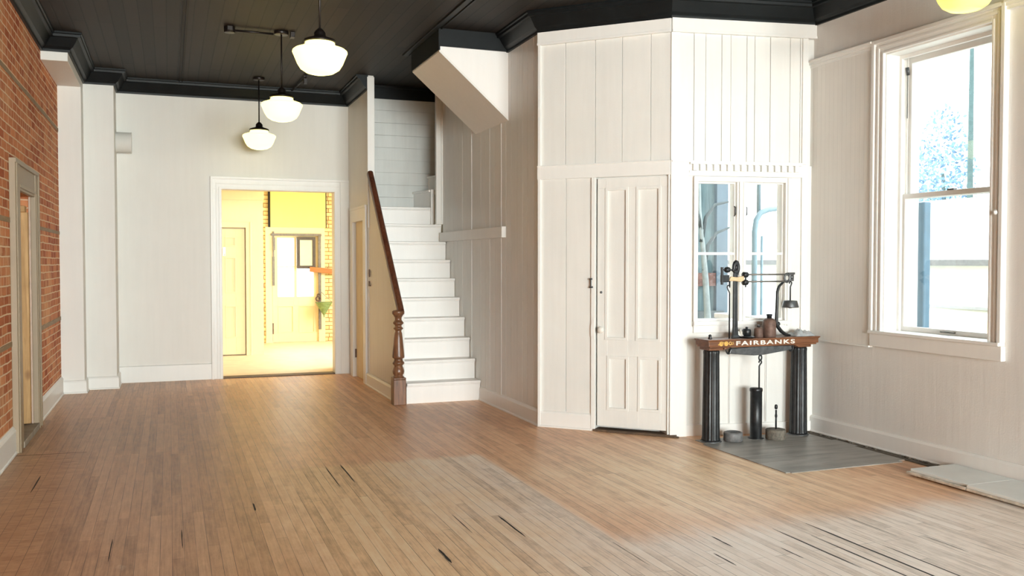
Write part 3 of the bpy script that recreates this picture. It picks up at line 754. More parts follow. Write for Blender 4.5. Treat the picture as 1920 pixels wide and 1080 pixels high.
t = thing('electrical_conduit', (.8, 9.06, ZC), 'dark conduit with junction boxes crossing the ceiling to the middle lamp', 'conduit')
q = MB(); q.cyl((.60,9.055,ZC-.03), (.965,9.068,ZC-.03), .011, 10); q.build('pipe', m_bronze, t)
q = MB(); q.lathe([(.05,ZC-.055),(.052,ZC-.05),(.052,ZC)], (.56,9.055,0), 8); q.box(.535,.585,8.98,9.01,ZC-.045,ZC-.005); q.build('junction_box', m_bronze, t, .003)
q = MB(); q.box(1.125,1.165,9.03,9.11,ZC-.05,ZC); q.build('box_clamp', m_bronze, t, .003)
t = thing('ceiling_pipe', (1.54, 11.5, ZC), 'thin black pipe with a bracket fixed to the ceiling near the back wall', 'pipe')
q = MB(); q.cyl((1.55,11.05,ZC-.03), (1.50,11.93,ZC-.03), .012, 8); q.build('pipe', m_bronze, t)
q = MB(); q.box(1.53,1.57,11.08,11.12,ZC-.10,ZC); q.build('bracket', m_bronze, t, .003)
t = thing('vent_pipe', (-.5, 11.95, 2.93), 'short white round duct stub beside the pilaster on the back wall', 'pipe')
q = MB(); q.lathe([(.118,0),(.122,.004),(.122,.165),(.125,.17),(.125,.178),(.112,.178),(.112,.02),(.0001,.02)], (-.586,11.94,2.93), 28, 'x'); q.build('duct', m_wall, t)

# ---- the beam scale
SY = 6.42
sc = thing('beam_scale', (4.6, SY, 0), 'antique cast iron beam scale with lettered oak shelf on two fluted black columns', 'scale')
def pillar(x):
    q = MB(); q.lathe([(.078,.012),(.078,.03),(.0745,.035),(.066,.73),(.068,.74),(.068,.752),(.060,.766)], (x,SY,0), 96, 'z', 16, .075); p = q.build('column', m_iron, sc)
    q = MB(); q.lathe([(.088,0),(.090,.004),(.088,.012),(.08,.014)], (x,SY,0), 32); q.build('base_plate', m_irong, p)
pillar(4.192); pillar(5.072)
q = MB(); y0, y1 = 6.30, 6.515
q.box(4.098, 5.19, y0+.012, y1, .803, .857); q.box(4.085, 5.20, y0, y1, .849, .858); q.box(4.092, 5.195, y0+.006, y1, .842, .85); q.box(4.115, 5.175, y0+.02, y1, .790, .804)
for x in (4.192, 5.072):
    q.prism([(x-.075,y0+.03,.800),(x+.075,y0+.03,.800),(x+.075,y1-.01,.800),(x-.075,y1-.01,.800)], (0,0,-.012))
    q.prism([(x-.068,y0+.045,.788),(x+.068,y0+.045,.788),(x+.068,y1-.02,.788),(x-.068,y1-.02,.788)], (0,0,-.022))
for x0, x1 in ((4.26,4.34),(4.93,5.0)):
    q.prism([(x0 if x0 < 4.5 else x1,y0+.03,.800),(x1 if x0 < 4.5 else x0,y0+.03,.800),(x0 if x0 < 4.5 else x1,y0+.03,.770)], (0,.12,0))
sh = q.build('shelf', m_shelf, sc, .004)
def text(body, x, y, z, size, mat, width, name, parent, dy=.0015):
    cu = bpy.data.curves.new('lettering', 'FONT'); cu.body = body; cu.size = size; cu.extrude = dy; cu.align_x = 'LEFT'; cu.space_character = 1.22; cu.offset = .0012
    o = bpy.data.objects.new('tmp_text', cu); C.objects.link(o)
    dg = bpy.context.evaluated_depsgraph_get(); me = bpy.data.meshes.new_from_object(o.evaluated_get(dg))
    bpy.data.objects.remove(o)
    x0 = min(v.co.x for v in me.vertices); x1 = max(v.co.x for v in me.vertices); k = width/(x1-x0)
    for v in me.vertices:
        a, b_, c_ = v.co; v.co = Vector((x+(a-x0)*k, y-c_, z+b_)) - ORG[parent.name]
    me.name = name; me.materials.clear(); me.materials.append(mat)
    ob = bpy.data.objects.new(name, me); C.objects.link(ob); ob.parent = parent; ORG[ob.name] = ORG[parent.name]
    return ob
lt = text('FAIRBANKS', 4.358, y0+.0105, .8065, .049, m_letter, .585, 'lettering', sh); lt['label'] = 'white painted capitals reading FAIRBANKS'
q = MB()
for x in (4.215, 4.262): q.torus((x, y0+.012, .823), .0145, .006, 'y', 18, 6, 1.0); q.sphere((x, y0+.012, .823), .008, 1, .5, 1)
q.torus((4.302, y0+.012, .824), .012, .0045, 'y', 14, 6); q.sphere((4.190, y0+.012, .816), .006); q.sphere((4.238, y0+.012, .833), .005); q.tube([(4.318,y0+.011,.812),(4.332,y0+.011,.822),(4.330,y0+.011,.834),(4.320,y0+.011,.830)], .003, 6)
q.build('ornament', m_gold, sh, label='gold painted scroll ornament')
q = MB(); yl = 6.36
q.prism([(4.315,yl-.018,.735),(4.33,yl-.018,.775),(4.60,yl-.018,.79),(4.66,yl-.018,.79),(4.935,yl-.018,.785),(4.945,yl-.018,.75),(4.66,yl-.018,.715),(4.56,yl-.018,.712)], (0,.036,0))
lv = q.build('lever', m_irong, sc, .006)
for x in (4.318, 4.942):
    q = MB(); q.torus((x, yl, .765), .022, .007, 'y', 18, 8, 1.3); q.cyl((x,yl,.79), (x,yl,.82), .008, 8); q.build('shackle', m_iron, lv)
q = MB(); q.torus((4.632, yl, .690), .014, .006, 'y', 18, 8, 1.5); q.tube([(4.632+.012*math.cos(a), yl, .652+.014*math.sin(a)) for a in [math.radians(k) for k in range(200, -100, -25)]]+[(4.622,yl,.62),(4.622,yl,.43)], .0065, 8); q.build('hook_rod', m_iron, sc)
q = MB(); q.lathe([(.068,0),(.068,.010),(.05,.014),(.05,.40),(.054,.404),(.054,.425),(.048,.432),(.01,.434)], (4.622, 6.40, 0), 32); q.build('dashpot_cylinder', m_iron, sc)
# stand and steelyard
yb = 6.41
q = MB(); q.prism([(4.375,yb-.02,.858),(4.475,yb-.02,.858),(4.44,yb-.014,.885),(4.434,yb-.012,.95),(4.432,yb-.012,1.40),(4.398,yb-.012,1.40),(4.396,yb-.012,.95),(4.39,yb-.014,.885)], (0,.026,0))
q.torus((4.420, yb, 1.445), .022, .015, 'y', 24, 10, 1.75); q.box(4.40,4.44,yb-.012,yb+.012,1.385,1.42); q.sphere((4.42,yb,1.445),.014,1,1,1.5)
q.build('stand', m_iron, sc, .004)
q = MB(); q.cyl((4.47,yb-.03,1.387), (4.91,yb-.03,1.387), .0075, 10); q.cyl((4.47,yb-.03,1.328), (4.91,yb-.03,1.328), .0075, 10); q.build('beam_bars', m_steel, sc)
q = MB(); q.prism([(4.325,yb-.043,1.335),(4.345,yb-.043,1.372),(4.40,yb-.043,1.366),(4.47,yb-.043,1.376),(4.475,yb-.043,1.34),(4.44,yb-.043,1.326),(4.39,yb-.043,1.334)], (0,.022,0)); q.build('beam_body', m_brass, sc, .004, label='tan brass centre of the beam')
for z in (1.386, 1.322):
    q = MB(); q.lathe([(.02,-.028),(.024,-.02),(.024,.012),(.019,.018),(.012,.024)], (4.495, yb-.03, z), 16, 'x'); q.cyl((4.495,yb-.03,z-.022),(4.495,yb-.03,z-.04),.006,8); q.build('poise', m_iron, sc)
q = MB(); q.box(4.258,4.272,yb-.04,yb-.015,1.305,1.45); q.box(4.258,4.325,yb-.045,yb-.01,1.325,1.385); q.cyl((4.27,yb-.028,1.43),(4.40,yb-.028,1.425),.007,8); q.sphere((4.315,yb-.028,1.428),.027,1.15,1,.95); q.sphere((4.37,yb-.028,1.426),.014,1,1,1); q.build('counterpoise', m_iron, sc, .003)
q = MB(); q.torus((4.91,yb-.03,1.357), .026, .010, 'y', 22, 8, 1.25); q.box(4.925,4.985,yb-.042,yb-.018,1.385,1.403); q.sphere((4.955,yb-.03,1.365),.020); q.box(4.935,4.975,yb-.04,yb-.02,1.33,1.39); q.build('beam_end_loop', m_irong, sc, .003)
q = MB(); q.tube([(4.328+.012*math.cos(math.radians(k)), yb-.028, 1.285+.014*math.sin(math.radians(k))) for k in range(-20, 220, 30)]+[(4.325,yb-.028,1.262),(4.339,yb-.028,1.235),(4.339,yb-.028,.858)], .006, 8); q.cyl((4.338,yb-.028,1.29),(4.338,yb-.028,1.335),.008,8); q.build('pull_rod', m_iron, sc)
q = MB(); q.tube([(4.905,yb+.0,1.325),(4.885,yb,1.312),(4.852,yb,1.285),(4.836,yb,1.24),(4.832,yb,1.1),(4.828,yb,.99),(4.84,yb,.945),(4.875,yb,.905),(4.92,yb,.875),(4.97,yb,.862)], [.009,.010,.012,.013,.014,.016,.016,.016,.014,.010], 10); q.sphere((4.845,yb,.965),.02,1,1,1); q.build('support_arm', m_iron, sc)
cw = thing('counterweight', (4.948, yb-.03, 1.10), 'small iron counterweight hanging from the right end of the scale beam', 'weight')
q = MB(); q.tube([(4.948+.011*math.cos(math.radians(k)), yb-.03, 1.312+.013*math.sin(math.radians(k))) for k in range(200, -60, -30)]+[(4.946,yb-.03,1.28),(4.946,yb-.03,1.16)], .006, 8); q.build('hook', m_iron, cw)
q = MB(); q.lathe([(.012,1.098),(.02,1.103),(.070,1.105),(.071,1.112),(.058,1.158),(.055,1.163),(.012,1.166)], (4.946,yb-.03,0), 28); q.build('weight_body', m_irong, cw)

# weights and loose things on the shelf
def bottle_weight(name, x, y, prof, mat, label, cap=None):
    t = thing(name, (x, y, .858), label, 'weight', 'weights standing on the scale shelf')
    q = MB(); q.lathe([(r, .858+h) for r, h in prof], (x,y,0), 28); q.build('body', mat, t)
    if cap: q = MB(); q.lathe([(r, .858+h) for r, h in cap], (x,y,0), 16); q.build('knob', m_iron, t)
big = [(.054,0),(.056,.006),(.056,.12),(.05,.143),(.036,.156),(.02,.16)]
bottle_weight('scale_weight', 4.738, 6.385, big, m_rust, 'large rusty brown bottle-shaped weight, tallest on the scale shelf', [(.020,.155),(.021,.18),(.026,.184),(.026,.192),(.012,.196)])
bottle_weight('scale_weight', 4.800, 6.47, [(.04,0),(.04,.10),(.034,.12),(.02,.128)], m_irong, 'dark grey weight standing behind the tallest brown weight', [(.014,.125),(.018,.145),(.018,.155),(.008,.158)])
bottle_weight('scale_weight', 4.630, 6.385, [(.036,0),(.038,.004),(.036,.072),(.028,.084),(.012,.088)], m_rust, 'small brown weight left of the tallest brown weight', [(.012,.085),(.014,.097),(.014,.103),(.006,.106)])
bottle_weight('scale_weight', 4.555, 6.445, [(.036,0),(.036,.06),(.03,.07),(.01,.072)], m_iron, 'squat dark drum weight left of the small brown weight', [(.010,.07),(.012,.083),(.005,.087)])
def crumple(name, x0, x1, y0, y1, z, amp, seed, label, cat, mat, thick=.002):
    n, m = 26, 14; q = MB(); q.smooth = True; vs = []
    for i in range(n+1):
        for j in range(m+1):
            u, v = i/n, j/m; e = min(u, 1-u, v, 1-v)*5; e = min(e, 1)
            k = mnoise.noise(Vector((u*3.2+seed, v*2.2, seed))); k2 = mnoise.noise(Vector((u*8+seed, v*6, seed*2)))
            h = amp*e*max(.12, .55+k*.75+k2*.3)
            vs.append((x0+(x1-x0)*u + .012*mnoise.noise(Vector((v*3,seed,1))), y0+(y1-y0)*v + .012*mnoise.noise(Vector((u*3,seed,2))), z+.003+h))
    q.add(vs, [(i*(m+1)+j, (i+1)*(m+1)+j, (i+1)*(m+1)+j+1, i*(m+1)+j+1) for i in range(n) for j in range(m)])
    o = q.build(name, mat); s = o.modifiers.new('thickness', 'SOLIDIFY'); s.thickness = thick; s.offset = 1
    return tag(o, label, cat)
crumple('plastic_sheet', 4.97, 5.165, 6.32, 6.50, .858, .06, 3.1, 'crumpled clear plastic sheet on the right end of the scale shelf', 'plastic', m_plastic)
crumple('paper_scrap', 4.45, 4.53, 6.43, 6.505, .858, .075, 8.7, 'crumpled white paper leaning beside the scale stand', 'paper', m_letter)
q = MB(); q.lathe([(.0001,.860),(.045,.860),(.058,.868),(.061,.872),(.055,.872),(.042,.866),(.0001,.866)], (4.505,6.36,0), 28); tag(q.build('iron_dish', m_iron), 'shallow black dish on the shelf in front of the white paper', 'dish')
q = MB(); q.lathe([(.016,.858),(.018,.864),(.012,.875),(.014,.885),(.008,.894),(.0001,.896)], (4.165,6.40,0), 14); tag(q.build('iron_stopper', m_iron), 'small black iron stopper at the left end of the scale shelf', 'stopper')
# on the floor by the scale
t = thing('round_weight', (4.372, 6.365, 0), 'grey slotted round iron weight on the floor beside the left column', 'weight')
q = MB(); q.lathe([(.072,0),(.079,.006),(.079,.062),(.076,.072),(.06,.078),(.058,.072),(.0001,.070)], (4.372,6.365,.006), 36); q.build('disc', plain('grey_cast_weight', (.17,.17,.17), .6, .2, .25, 30, bump=.4), t)
q = MB(); q.obox((4.325,6.355,.074), (.09,.012,0), (-.002,.015,0), (0,0,.009)); q.build('slot_bar', m_irong, t, .002)
t = thing('round_weight', (4.755, 6.31, 0), 'brown weathered round block with a tall iron pin on the floor by the right column', 'weight')
q = MB(); q.lathe([(.080,0),(.083,.006),(.083,.078),(.079,.083),(.0001,.083)], (4.755,6.31,.006), 36); q.build('block', m_woodstone, t)
q = MB(); q.cyl((4.758,6.31,.085),(4.758,6.31,.25),.0075,8); q.sphere((4.758,6.31,.20),.011,1,1,1.8); q.lathe([(.008,.255),(.013,.265),(.013,.285),(.008,.295),(.002,.297)], (4.758,6.31,0), 12); q.build('pin', m_iron, t)
b = MB()
for k in range(9):
    ya = 5.30+k*.134; b.box(4.10+random.uniform(-.01,.01), 5.20, ya+.001, ya+.133, 0, .0055)
b.m = 1
b.box(4.06, 4.10, 5.27, 6.33, 0, .006); b.box(4.10, 5.10, 5.255, 5.298, 0, .005)
tag(b.build('scale_platform', [m_slatewood, m_slatewood]), 'worn grey board platform let into the floor before the scale', 'platform')
b = MB()
for k in range(60):
    y = random.uniform(4.95,6.5); x = 5.25-abs(random.gauss(0,.022))-.012; x = max(x, 5.218); s_ = random.uniform(.004,.016)
    b.sphere((x,y,.006+s_*.3), s_, 1,1,.5,6,4)
tag(b.build('dirt_crumbs', m_dirt), 'dirt and plaster crumbs gathered along the right baseboard', 'dirt', kind='stuff')
b = MB(); b.box(5.165,5.262,4.94,6.52,0,.006); structure(b.build('trim_15', m_dirt), 'dark uncovered strip along the right baseboard')

# ---- the yellow room beyond
YA, YE = 14.97, 17.1
b = MB()
b.box(-2.4, .62, YA, YA+.1, 0, 3.3); b.box(1.14, 1.41, YA, YA+.1, 0, 3.3); b.box(.62, 1.14, YA, YA+.1, 2.03, 3.3); b.box(1.33, 1.41, YA+.1, YE, 0, 3.3); b.box(.5, 1.3, YA+.12, YA+.16, 0, 2.2)  # last box: unseen backing added behind the door against light leaks
structure(b.build('wall_far_partition', m_cream))
b = MB(); b.box(-.2, 1.42, YA-.018, YA, 2.47, 2.62); b.box(-.2,1.42,YA-.03,YA,2.60,2.63); structure(b.build('trim_16', m_cream, bevel=.003), 'cream frieze board of the far room')
b = MB()
b.box(1.33, 1.76, YE, YE+.2, 0, 3.3); b.box(2.60, 4.6, YE, YE+.2, 0, 3.3); b.box(1.76, 2.60, YE, YE+.2, 2.0, 3.3)
structure(b.build('wall_far', m_brickc))
b = MB(); b.box(1.735, 2.735, YE-.05, YE, 2.12, 3.3); structure(b.build('trim_17', m_yellow, bevel=.003), 'flat yellow panel above the glazed door')
b = MB(); b.box(1.70, 1.735, YE-.052, YE, 2.12, 3.3); b.box(2.735, 2.75, YE-.052, YE, 2.12, 3.3); structure(b.build('trim_18', m_dark), 'dark gap at the sides of the yellow panel')
b = MB(); b.box(2.33, 2.40, 12.25, 12.9, 0, 3.3); b.box(4.5, 4.6, 12.25, 13.0, 0, 3.3); b.box(4.5, 4.6, 15.6, YE, 0, 3.3); b.box(4.5,4.6,13.0,15.6,0,.6); b.box(4.5,4.6,13.0,15.6,2.9,3.3); b.box(-2.5,-2.4,12.25,15.0,0,3.3)
b.box(2.33, 4.6, 12.25, 12.33, 0, 3.3)
structure(b.build('wall_far_right', m_cream))
b = MB(); b.box(-2.5, 4.6, 12.25, YE+.2, 3.3, 3.4); structure(b.build('ceiling_far', m_cream))
w5 = room('window_5', (4.5, 14.3, .6), 'window of the far room around the corner')
b = MB()
for y in (13.0, 14.27, 15.54): b.box(4.52,4.58,y,y+.06,.6,2.9)
b.box(4.52,4.58,13.0,15.6,.6,.66); b.box(4.52,4.58,13.0,15.6,2.84,2.9); b.build('frame', m_trim, w5)
for y in (13.06, 14.33): b = MB(); b.box(4.55,4.553,y,y+1.21,.66,2.84); b.build('pane', m_glass, w5)
FA = Frame((0, YA), (1,0), (0,-1)); FE = Frame((0, YE), (1,0), (0,-1))
d5 = room('door_5', (.87, YA, 0), 'cream six-panel door in the far room')
b = MB(); panel_door(b, FA, .62, 1.125, .02, 2.01, -.06, -.025, [(.68,.77,1.73,1.88),(.83,.99,1.73,1.88),(.68,.77,1.0,1.56),(.83,.99,1.0,1.56),(.68,.77,.29,.79),(.83,.99,.29,.79)], .012, .015); b.build('door_leaf', m_cream, d5, .002, 1)
b = MB(); b.fbox(FA, .55, .62, 0, .02, 0, 2.10); b.fbox(FA, 1.14, 1.225, 0, .02, 0, 2.10); b.fbox(FA, .55, 1.225, 0, .02, 2.03, 2.12); b.fbox(FA, 1.205, 1.225, 0, .03, 0, 2.12); b.build('casing', m_cream, d5, .003)
q = MB(); q.box(.79,.835,YA-.01,YA+.02,1.58,1.72); q.tube([(.82,YA-.01,1.60),(.82,YA-.05,1.59),(.825,YA-.055,1.62)], .006, 6); tag(q.build('coat_hook', m_trim), 'small white coat hook on the cream six-panel door', 'hook')
d6 = room('door_6', (2.18, YE, 0), 'cream glazed back door of the far room')
b = MB(); pn = [(1.87,2.145,.18,.675),(2.245,2.53,.175,.67)]
panel_door(b, FE, 1.77, 2.60, .004, .84, -.06, -.015, pn, .012, .014)
b.fbox(FE, 1.77, 1.865, -.06, -.015, .84, 1.985); b.fbox(FE, 2.52, 2.60, -.06, -.015, .84, 1.985); b.fbox(FE, 1.865, 2.52, -.06, -.015, 1.925, 1.985); b.fbox(FE, 2.165, 2.21, -.06, -.015, .84, 1.925); b.fbox(FE, 1.865, 2.52, -.055, -.02, 1.385, 1.402)
lf = b.build('door_leaf', m_cream, d6, .002, 1)
for (a, c, e, g) in ((1.865,2.165,.84,1.385),(1.865,2.165,1.402,1.925),(2.21,2.52,.84,1.385),(2.21,2.52,1.402,1.925)):
    b = MB(); b.fbox(FE, a, c, -.04, -.037, e, g); b.build('pane', m_glass, lf)
b = MB(); b.fbox(FE, 1.645, 1.76, 0, .03, 0, 2.12); b.fbox(FE, 2.60, 2.72, 0, .03, 0, 2.12); b.fbox(FE, 1.645, 2.72, 0, .03, 2.0, 2.125); b.build('casing', m_cream, d6, .003)
b = MB(); b.fbox(FE, 1.765, 1.785, -.015, .02, .16, .36); b.build('hinge', m_rust, d6)
t = thing('picture_frame', (2.37, YE-.04, 1.37), 'dark framed mirror hanging on the glazed back door', 'picture')
b = MB(); F2 = Frame((0, YE-.03), (1,0), (0,-1)); tl = .02
for (a, c, e, g) in ((2.205,2.26,1.37,1.945),(2.49,2.545,1.36,1.94),(2.205,2.545,1.89,1.945),(2.205,2.545,1.36,1.415)): b.fbox(F2, a, c, 0, .03, e, g)
b.build('frame', m_frame, t, .004)
b = MB(); b.fbox(F2, 2.26, 2.49, 0, .012, 1.415, 1.89); b.build('mirror', m_mirror, t)
t = thing('door_track', (2.2, YE-.06, 2.0), 'grey iron track with hanging strap over the glazed back door', 'track')
b = MB(); b.fbox(FE, 1.74, 2.655, .032, .06, 1.965, 2.005); b.build('rail', m_steel, t, .003)
b = MB(); b.fbox(FE, 1.765, 1.805, .034, .06, 1.05, 1.58); b.fbox(FE, 1.775, 1.80, .034, .055, 1.58, 2.04); b.fbox(FE, 1.775,1.815,.034,.075,1.70,1.93); b.build('strap', m_steel, t, .003)
t = thing('hanging_scale_bar', (2.64, YE-.1, .23), 'long grey iron bar with rusty shackle hanging at the right of the glazed door', 'bar')
b = MB(); b.fbox(FE, 2.595, 2.645, .034, .058, .23, 1.962); b.build('bar', m_steel, t, .003)
b = MB(); b.torus((2.585,YE-.07,.80),.04,.014,'y',14,6); b.torus((2.60,YE-.07,.86),.03,.012,'y',14,6); b.build('shackle', m_rust, t)
b = MB(); b.obox((2.43,YE-.12,1.30), (.62,0,-.055), (0,.05,0), (0,0,.095)); tag(b.build('wooden_board', m_ornwood, bevel=.006), 'orange pine board hung across the iron bar in the far room', 'board')
t = thing('hanging_funnel', (2.665, YE-.12, .47), 'green metal cone funnel hanging by wires under the pine board', 'funnel')
b = MB(); b.lathe([(.006,.46),(.012,.50),(.155,.735),(.158,.742),(.15,.742),(.012,.515),(.0001,.51)], (2.665,YE-.24,0), 28); b.build('cone', m_green, t)
b = MB()
for dx in (-.15, .15): b.tube([(2.665+dx,YE-.24,.74),(2.64,YE-.12,.92)], .004, 6)
b.build('wire', m_steel, t)

# ---- outdoors
m_ground = plain('pale_gravel', (.42,.41,.38), .9, 0, .1, 2)
b = MB(); b.box(-60, 70, -60, 90, -.9, -.5); structure(b.build('ground', m_ground))
nb = thing('neighbour_building', (17.5, 16, -.5), 'long white building with grey roof edge seen through the tall window', 'building')
b = MB(); b.box(16, 22, 8, 26, -.5, 1.42); b.build('wall', plain('white_cladding', (.8,.8,.78), .6, 0, .05, 1), nb)
b = MB(); b.prism([(15.6,7.5,1.40),(15.6,26.5,1.40),(15.6,26.5,1.53),(15.6,7.5,1.53)], (.4,0,0)); b.build('eave', plain('grey_eave', (.13,.13,.13), .6), nb)
b = MB(); b.prism([(15.6,7.5,1.53),(19,7.5,3.1),(22.4,7.5,1.53)], (0,19,0)); b.build('roof', plain('white_metal_roof', (.72,.73,.73), .4), nb)
b = MB(); b.box(15.9,16,12,16.0,.47,.53); b.build('wall_band', plain('band_grey', (.3,.3,.31), .6), nb)
t = thing('yellow_truck', (14.9, 14.4, -.5), 'pale yellow truck parked before the white building', 'truck')
b = MB(); b.box(14.4,15.6,12.6,15.0,0,.42); b.build('cargo_box', plain('pale_yellow', (.75,.72,.4), .5), t, .03)
for y in (13.0,14.6):
    for x in (14.4,15.6): b = MB(); b.cyl((x-.06,y,-.18),(x+.06,y,-.18),.32,20); b.build('wheel', m_dark, t)
def post(name, x, y, z0, z1, r0, r1, mat, label, cat):
    q = MB(); q.cyl((x,y,z0),(x,y,z1),r0,14,r1); return tag(q.build(name, mat), label, cat)
m_bluepost = plain('blue_grey_paint', (.06,.12,.17), .5, 0, .1, 8)
m_pole = plain('grey_green_wood', (.06,.10,.10), .8, 0, .15, 8)
b = MB(); b.box(6.56,6.64,6.53,6.63,-.5,2.05); tag(b.build('porch_post', m_bluepost, bevel=.01), 'blue grey porch post just outside the tall window', 'post')
post('utility_pole', 22.6, 20.75, -.5, 8.5, .11, .06, m_pole, 'grey utility pole rising behind the white building', 'pole')
def tree(name, x, y, z0, h, r, n, mat, label, group='trees outside the windows', leaf=.085, zc=.62):
    t = thing(name, (x, y, z0), label, 'tree', group)
    q = MB(); q.tube([(x,y,z0),(x+.1,y,z0+h*.35),(x,y+.1,z0+h*.7)], [.16,.12,.05], 8); q.build('trunk', m_pole, t)
    q = MB(); rr = random.Random(int(x*10))
    for k in range(n):
        while True:
            p = Vector((rr.uniform(-1,1),rr.uniform(-1,1),rr.uniform(-1,1)))
            if p.length < 1: break
        c = Vector((x,y,z0+h*zc)) + Vector((p.x*r,p.y*r,p.z*h*.40))
        a = Vector((rr.gauss(0,1),rr.gauss(0,1),rr.gauss(0,1))).normalized(); bb_ = a.cross(Vector((rr.gauss(0,1),rr.gauss(0,1),.3))).normalized(); s_ = leaf*rr.uniform(.6,1.4)
        q.add([c, c+(a+bb_*.5)*s_, c+a*2*s_, c+(a-bb_*.5)*s_], [(0,1,2,3)])
    q.build('foliage', mat, t)
m_leaf = plain('blue_green_leaves', (.17,.33,.36), .6, 0, .35, 3); m_leaf2 = plain('blue_leaves', (.14,.25,.38), .6, 0, .3, 3)
tree('leafy_tree', 26.5, 27.2, -.5, 6.4, 1.7, 2200, m_leaf, 'pale green tree left behind the white building')
tree('leafy_tree', 25.0, 24.0, -.5, 7.2, 1.0, 1500, m_leaf2, 'blue tinted tree just left of the utility pole')
tree('leafy_tree', 27.5, 22.0, -.5, 6.4, 1.2, 1500, m_leaf, 'pale tree right of the utility pole')
# yard seen through the casement
sd = thing('garden_shed', (8.3, 14.5, -.5), 'weathered blue grey shed with a brick band seen through the left casement light', 'shed')
m_shed = wood('weathered_blue_siding', (.035,.062,.07), (.10,.15,.16), 'z', .8, .4)
b = MB()
for k in range(22): b.box(6.6+k*.10, 6.698+k*.10, 13.2, 13.3, -.5, 4.2+.1*(k%2))
b.build('wall', m_shed, sd)
b = MB(); b.box(6.6,8.68,13.14,13.2,1.08,1.30); b.build('brick_band', plain('dull_brick', (.11,.055,.045), .8, 0, .3, 12), sd)
b = MB(); b.box(6.6,8.8,13.1,13.2,-.5,.66); b.build('base', plain('grey_base', (.06,.075,.08), .8, 0, .15, 5), sd)
b = MB(); b.box(8.66,8.88,13.12,13.3,-.5,4.2); b.build('corner_post', plain('pale_blue_paint', (.07,.105,.135), .6, 0, .1, 6), sd)
bt = thing('bare_tree', (7.9, 12.4, -.5), 'pale bare tree with curving branches in front of the shed', 'tree', 'trees outside the windows')
m_bark = plain('pale_bark', (.22,.25,.25), .8, 0, .2, 8); m_bark2 = plain('dark_bark', (.04,.055,.06), .8, 0, .2, 8)
b = MB(); b.tube([(7.98,12.4,-.5),(8.02,12.4,.6),(7.98,12.4,1.2),(7.93,12.4,1.7),(7.86,12.4,2.3),(7.84,12.4,3.4)], [.06,.055,.05,.04,.03,.02], 8); b.build('trunk', m_bark, bt)
for pts in ([(7.95,12.4,1.35),(8.02,12.4,1.75),(8.18,12.4,1.95),(8.45,12.4,2.05)], [(7.9,12.4,1.8),(7.98,12.4,2.2),(8.15,12.4,2.4),(8.4,12.4,2.45)], [(7.9,12.4,2.0),(7.75,12.4,2.5),(7.7,12.4,3.2)]):
    b = MB(); b.tube(pts, [.035,.03,.025,.015][:len(pts)], 7); b.build('branch', m_bark2, bt)
cp = thing('yard_canopy', (6.7, 9.0, -.5), 'pale blue tube canopy frame outside the right casement light', 'canopy')
m_tube = plain('pale_blue_tube', (.17,.25,.29), .4, 0, .08, 6)
b = MB(); b.tube([(6.46,9,-.5),(6.46,9,1.85),(6.48,9,1.98),(6.54,9,2.07),(6.65,9,2.11),(7.6,9,2.24)], .034, 10); b.build('hoop', m_tube, cp)
b = MB(); b.tube([(6.60,9.05,-.5),(6.60,9.05,1.80)], .016, 8); b.tube([(6.53,9.02,2.05),(6.53,9.02,3.6)], .025, 8); b.build('upright', m_tube, cp)
b = MB(); b.box(6.3,8.2,8.5,9.6,.80,.86); b.build('table_top', plain('pale_plank', (.5,.53,.54), .6), cp, .01)
for x in (6.35, 8.1):
    for y in (8.55, 9.55): b = MB(); b.box(x, x+.05, y, y+.05, -.5, .80); b.build('table_leg', m_tube, cp)

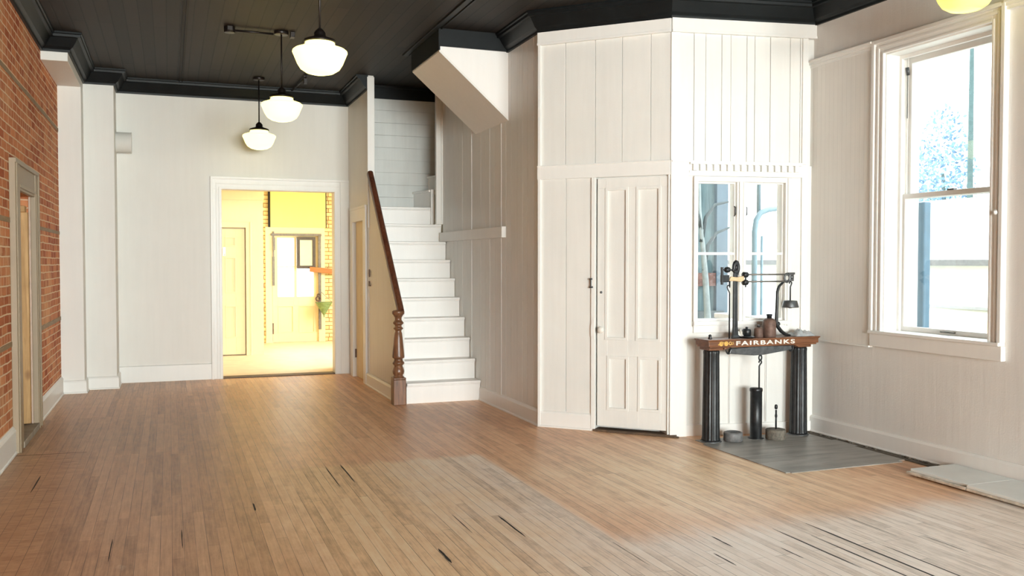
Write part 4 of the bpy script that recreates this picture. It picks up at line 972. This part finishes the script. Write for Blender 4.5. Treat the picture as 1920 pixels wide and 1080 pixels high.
# ------------------------------------------------------------------ light
sc_ = bpy.context.scene
W = bpy.data.worlds.new('sky'); sc_.world = W; W.use_nodes = True
bg = W.node_tree.nodes['Background']; bg.inputs[0].default_value = (.93,.97,1.0,1); bg.inputs[1].default_value = 3.6
def portal(loc, rot, sx, sy):
    l = bpy.data.lights.new('daylight_opening', 'AREA'); l.shape = 'RECTANGLE'; l.size = sx; l.size_y = sy; l.cycles.is_portal = True
    o = bpy.data.objects.new('daylight_opening', l); C.objects.link(o); o.location = loc; o.rotation_euler = rot
H = math.pi/2
portal((2.07, YF-.03, 1.92), (H,0,0), 5.6, 2.9)   # faces +y
portal((XR+.30, 5.167, 2.03), (H,0,H), 1.0, 2.2)         # faces -x
portal((XR+.30, 1.75, 2.03), (H,0,H), 1.1, 2.2)
portal((4.61, 14.3, 1.75), (H,0,H), 2.6, 2.3)
portal((4.58, 6.76, 1.57), (H,0,math.pi), .9, 1.2)             # faces -y
portal((2.19, YE+.1, 1.38), (H,0,math.pi), .7, 1.1)
def daylight(loc, rot, sx, sy, power, col):  # area lamps added outside window openings to brighten the rooms
    l = bpy.data.lights.new('daylight', 'AREA'); l.shape = 'RECTANGLE'; l.size = sx; l.size_y = sy; l.energy = power; l.color = col
    o = bpy.data.objects.new('daylight', l); C.objects.link(o); o.location = loc; o.rotation_euler = rot
daylight((2.07, YF-.3, 2.0), (H,0,0), 5.6, 2.9, 1500, (1.0,.995,.985))
daylight((4.75, 14.4, 2.0), (H*.42,0,H), 2.4, 2.2, 140, (1.0,.97,.90))
# a warm lamp on the far room's ceiling
fl_ = bpy.data.lights.new('far_room_bulb', 'POINT'); fl_.energy = 26; fl_.color = (1.0,.80,.36); fl_.shadow_soft_size = .12
o = bpy.data.objects.new('far_room_bulb', fl_); C.objects.link(o); o.location = (2.6, 14.2, 2.95)

# ------------------------------------------------------------------ camera
cam = bpy.data.cameras.new('camera'); cam.sensor_width = 36; cam.lens = 1700/1920*36; cam.clip_start = .05; cam.clip_end = 200
co = bpy.data.objects.new('camera', cam); C.objects.link(co)
co.location = (0,0,1.5); co.rotation_euler = (math.radians(90-1.7015), 0, math.radians(-20.710))
sc_.camera = co
vs_ = sc_.view_settings
vs_.view_transform = 'Standard'; vs_.look = 'None'; vs_.gamma = 1; vs_.use_curve_mapping = False; vs_.exposure = 0.82
try:
    sc_.cycles.use_denoising = True; sc_.cycles.max_bounces = 10; sc_.cycles.diffuse_bounces = 6; sc_.cycles.transparent_max_bounces = 12
    sc_.cycles.caustics_reflective = False; sc_.cycles.caustics_refractive = False; sc_.cycles.sample_clamp_indirect = 8
except Exception: pass
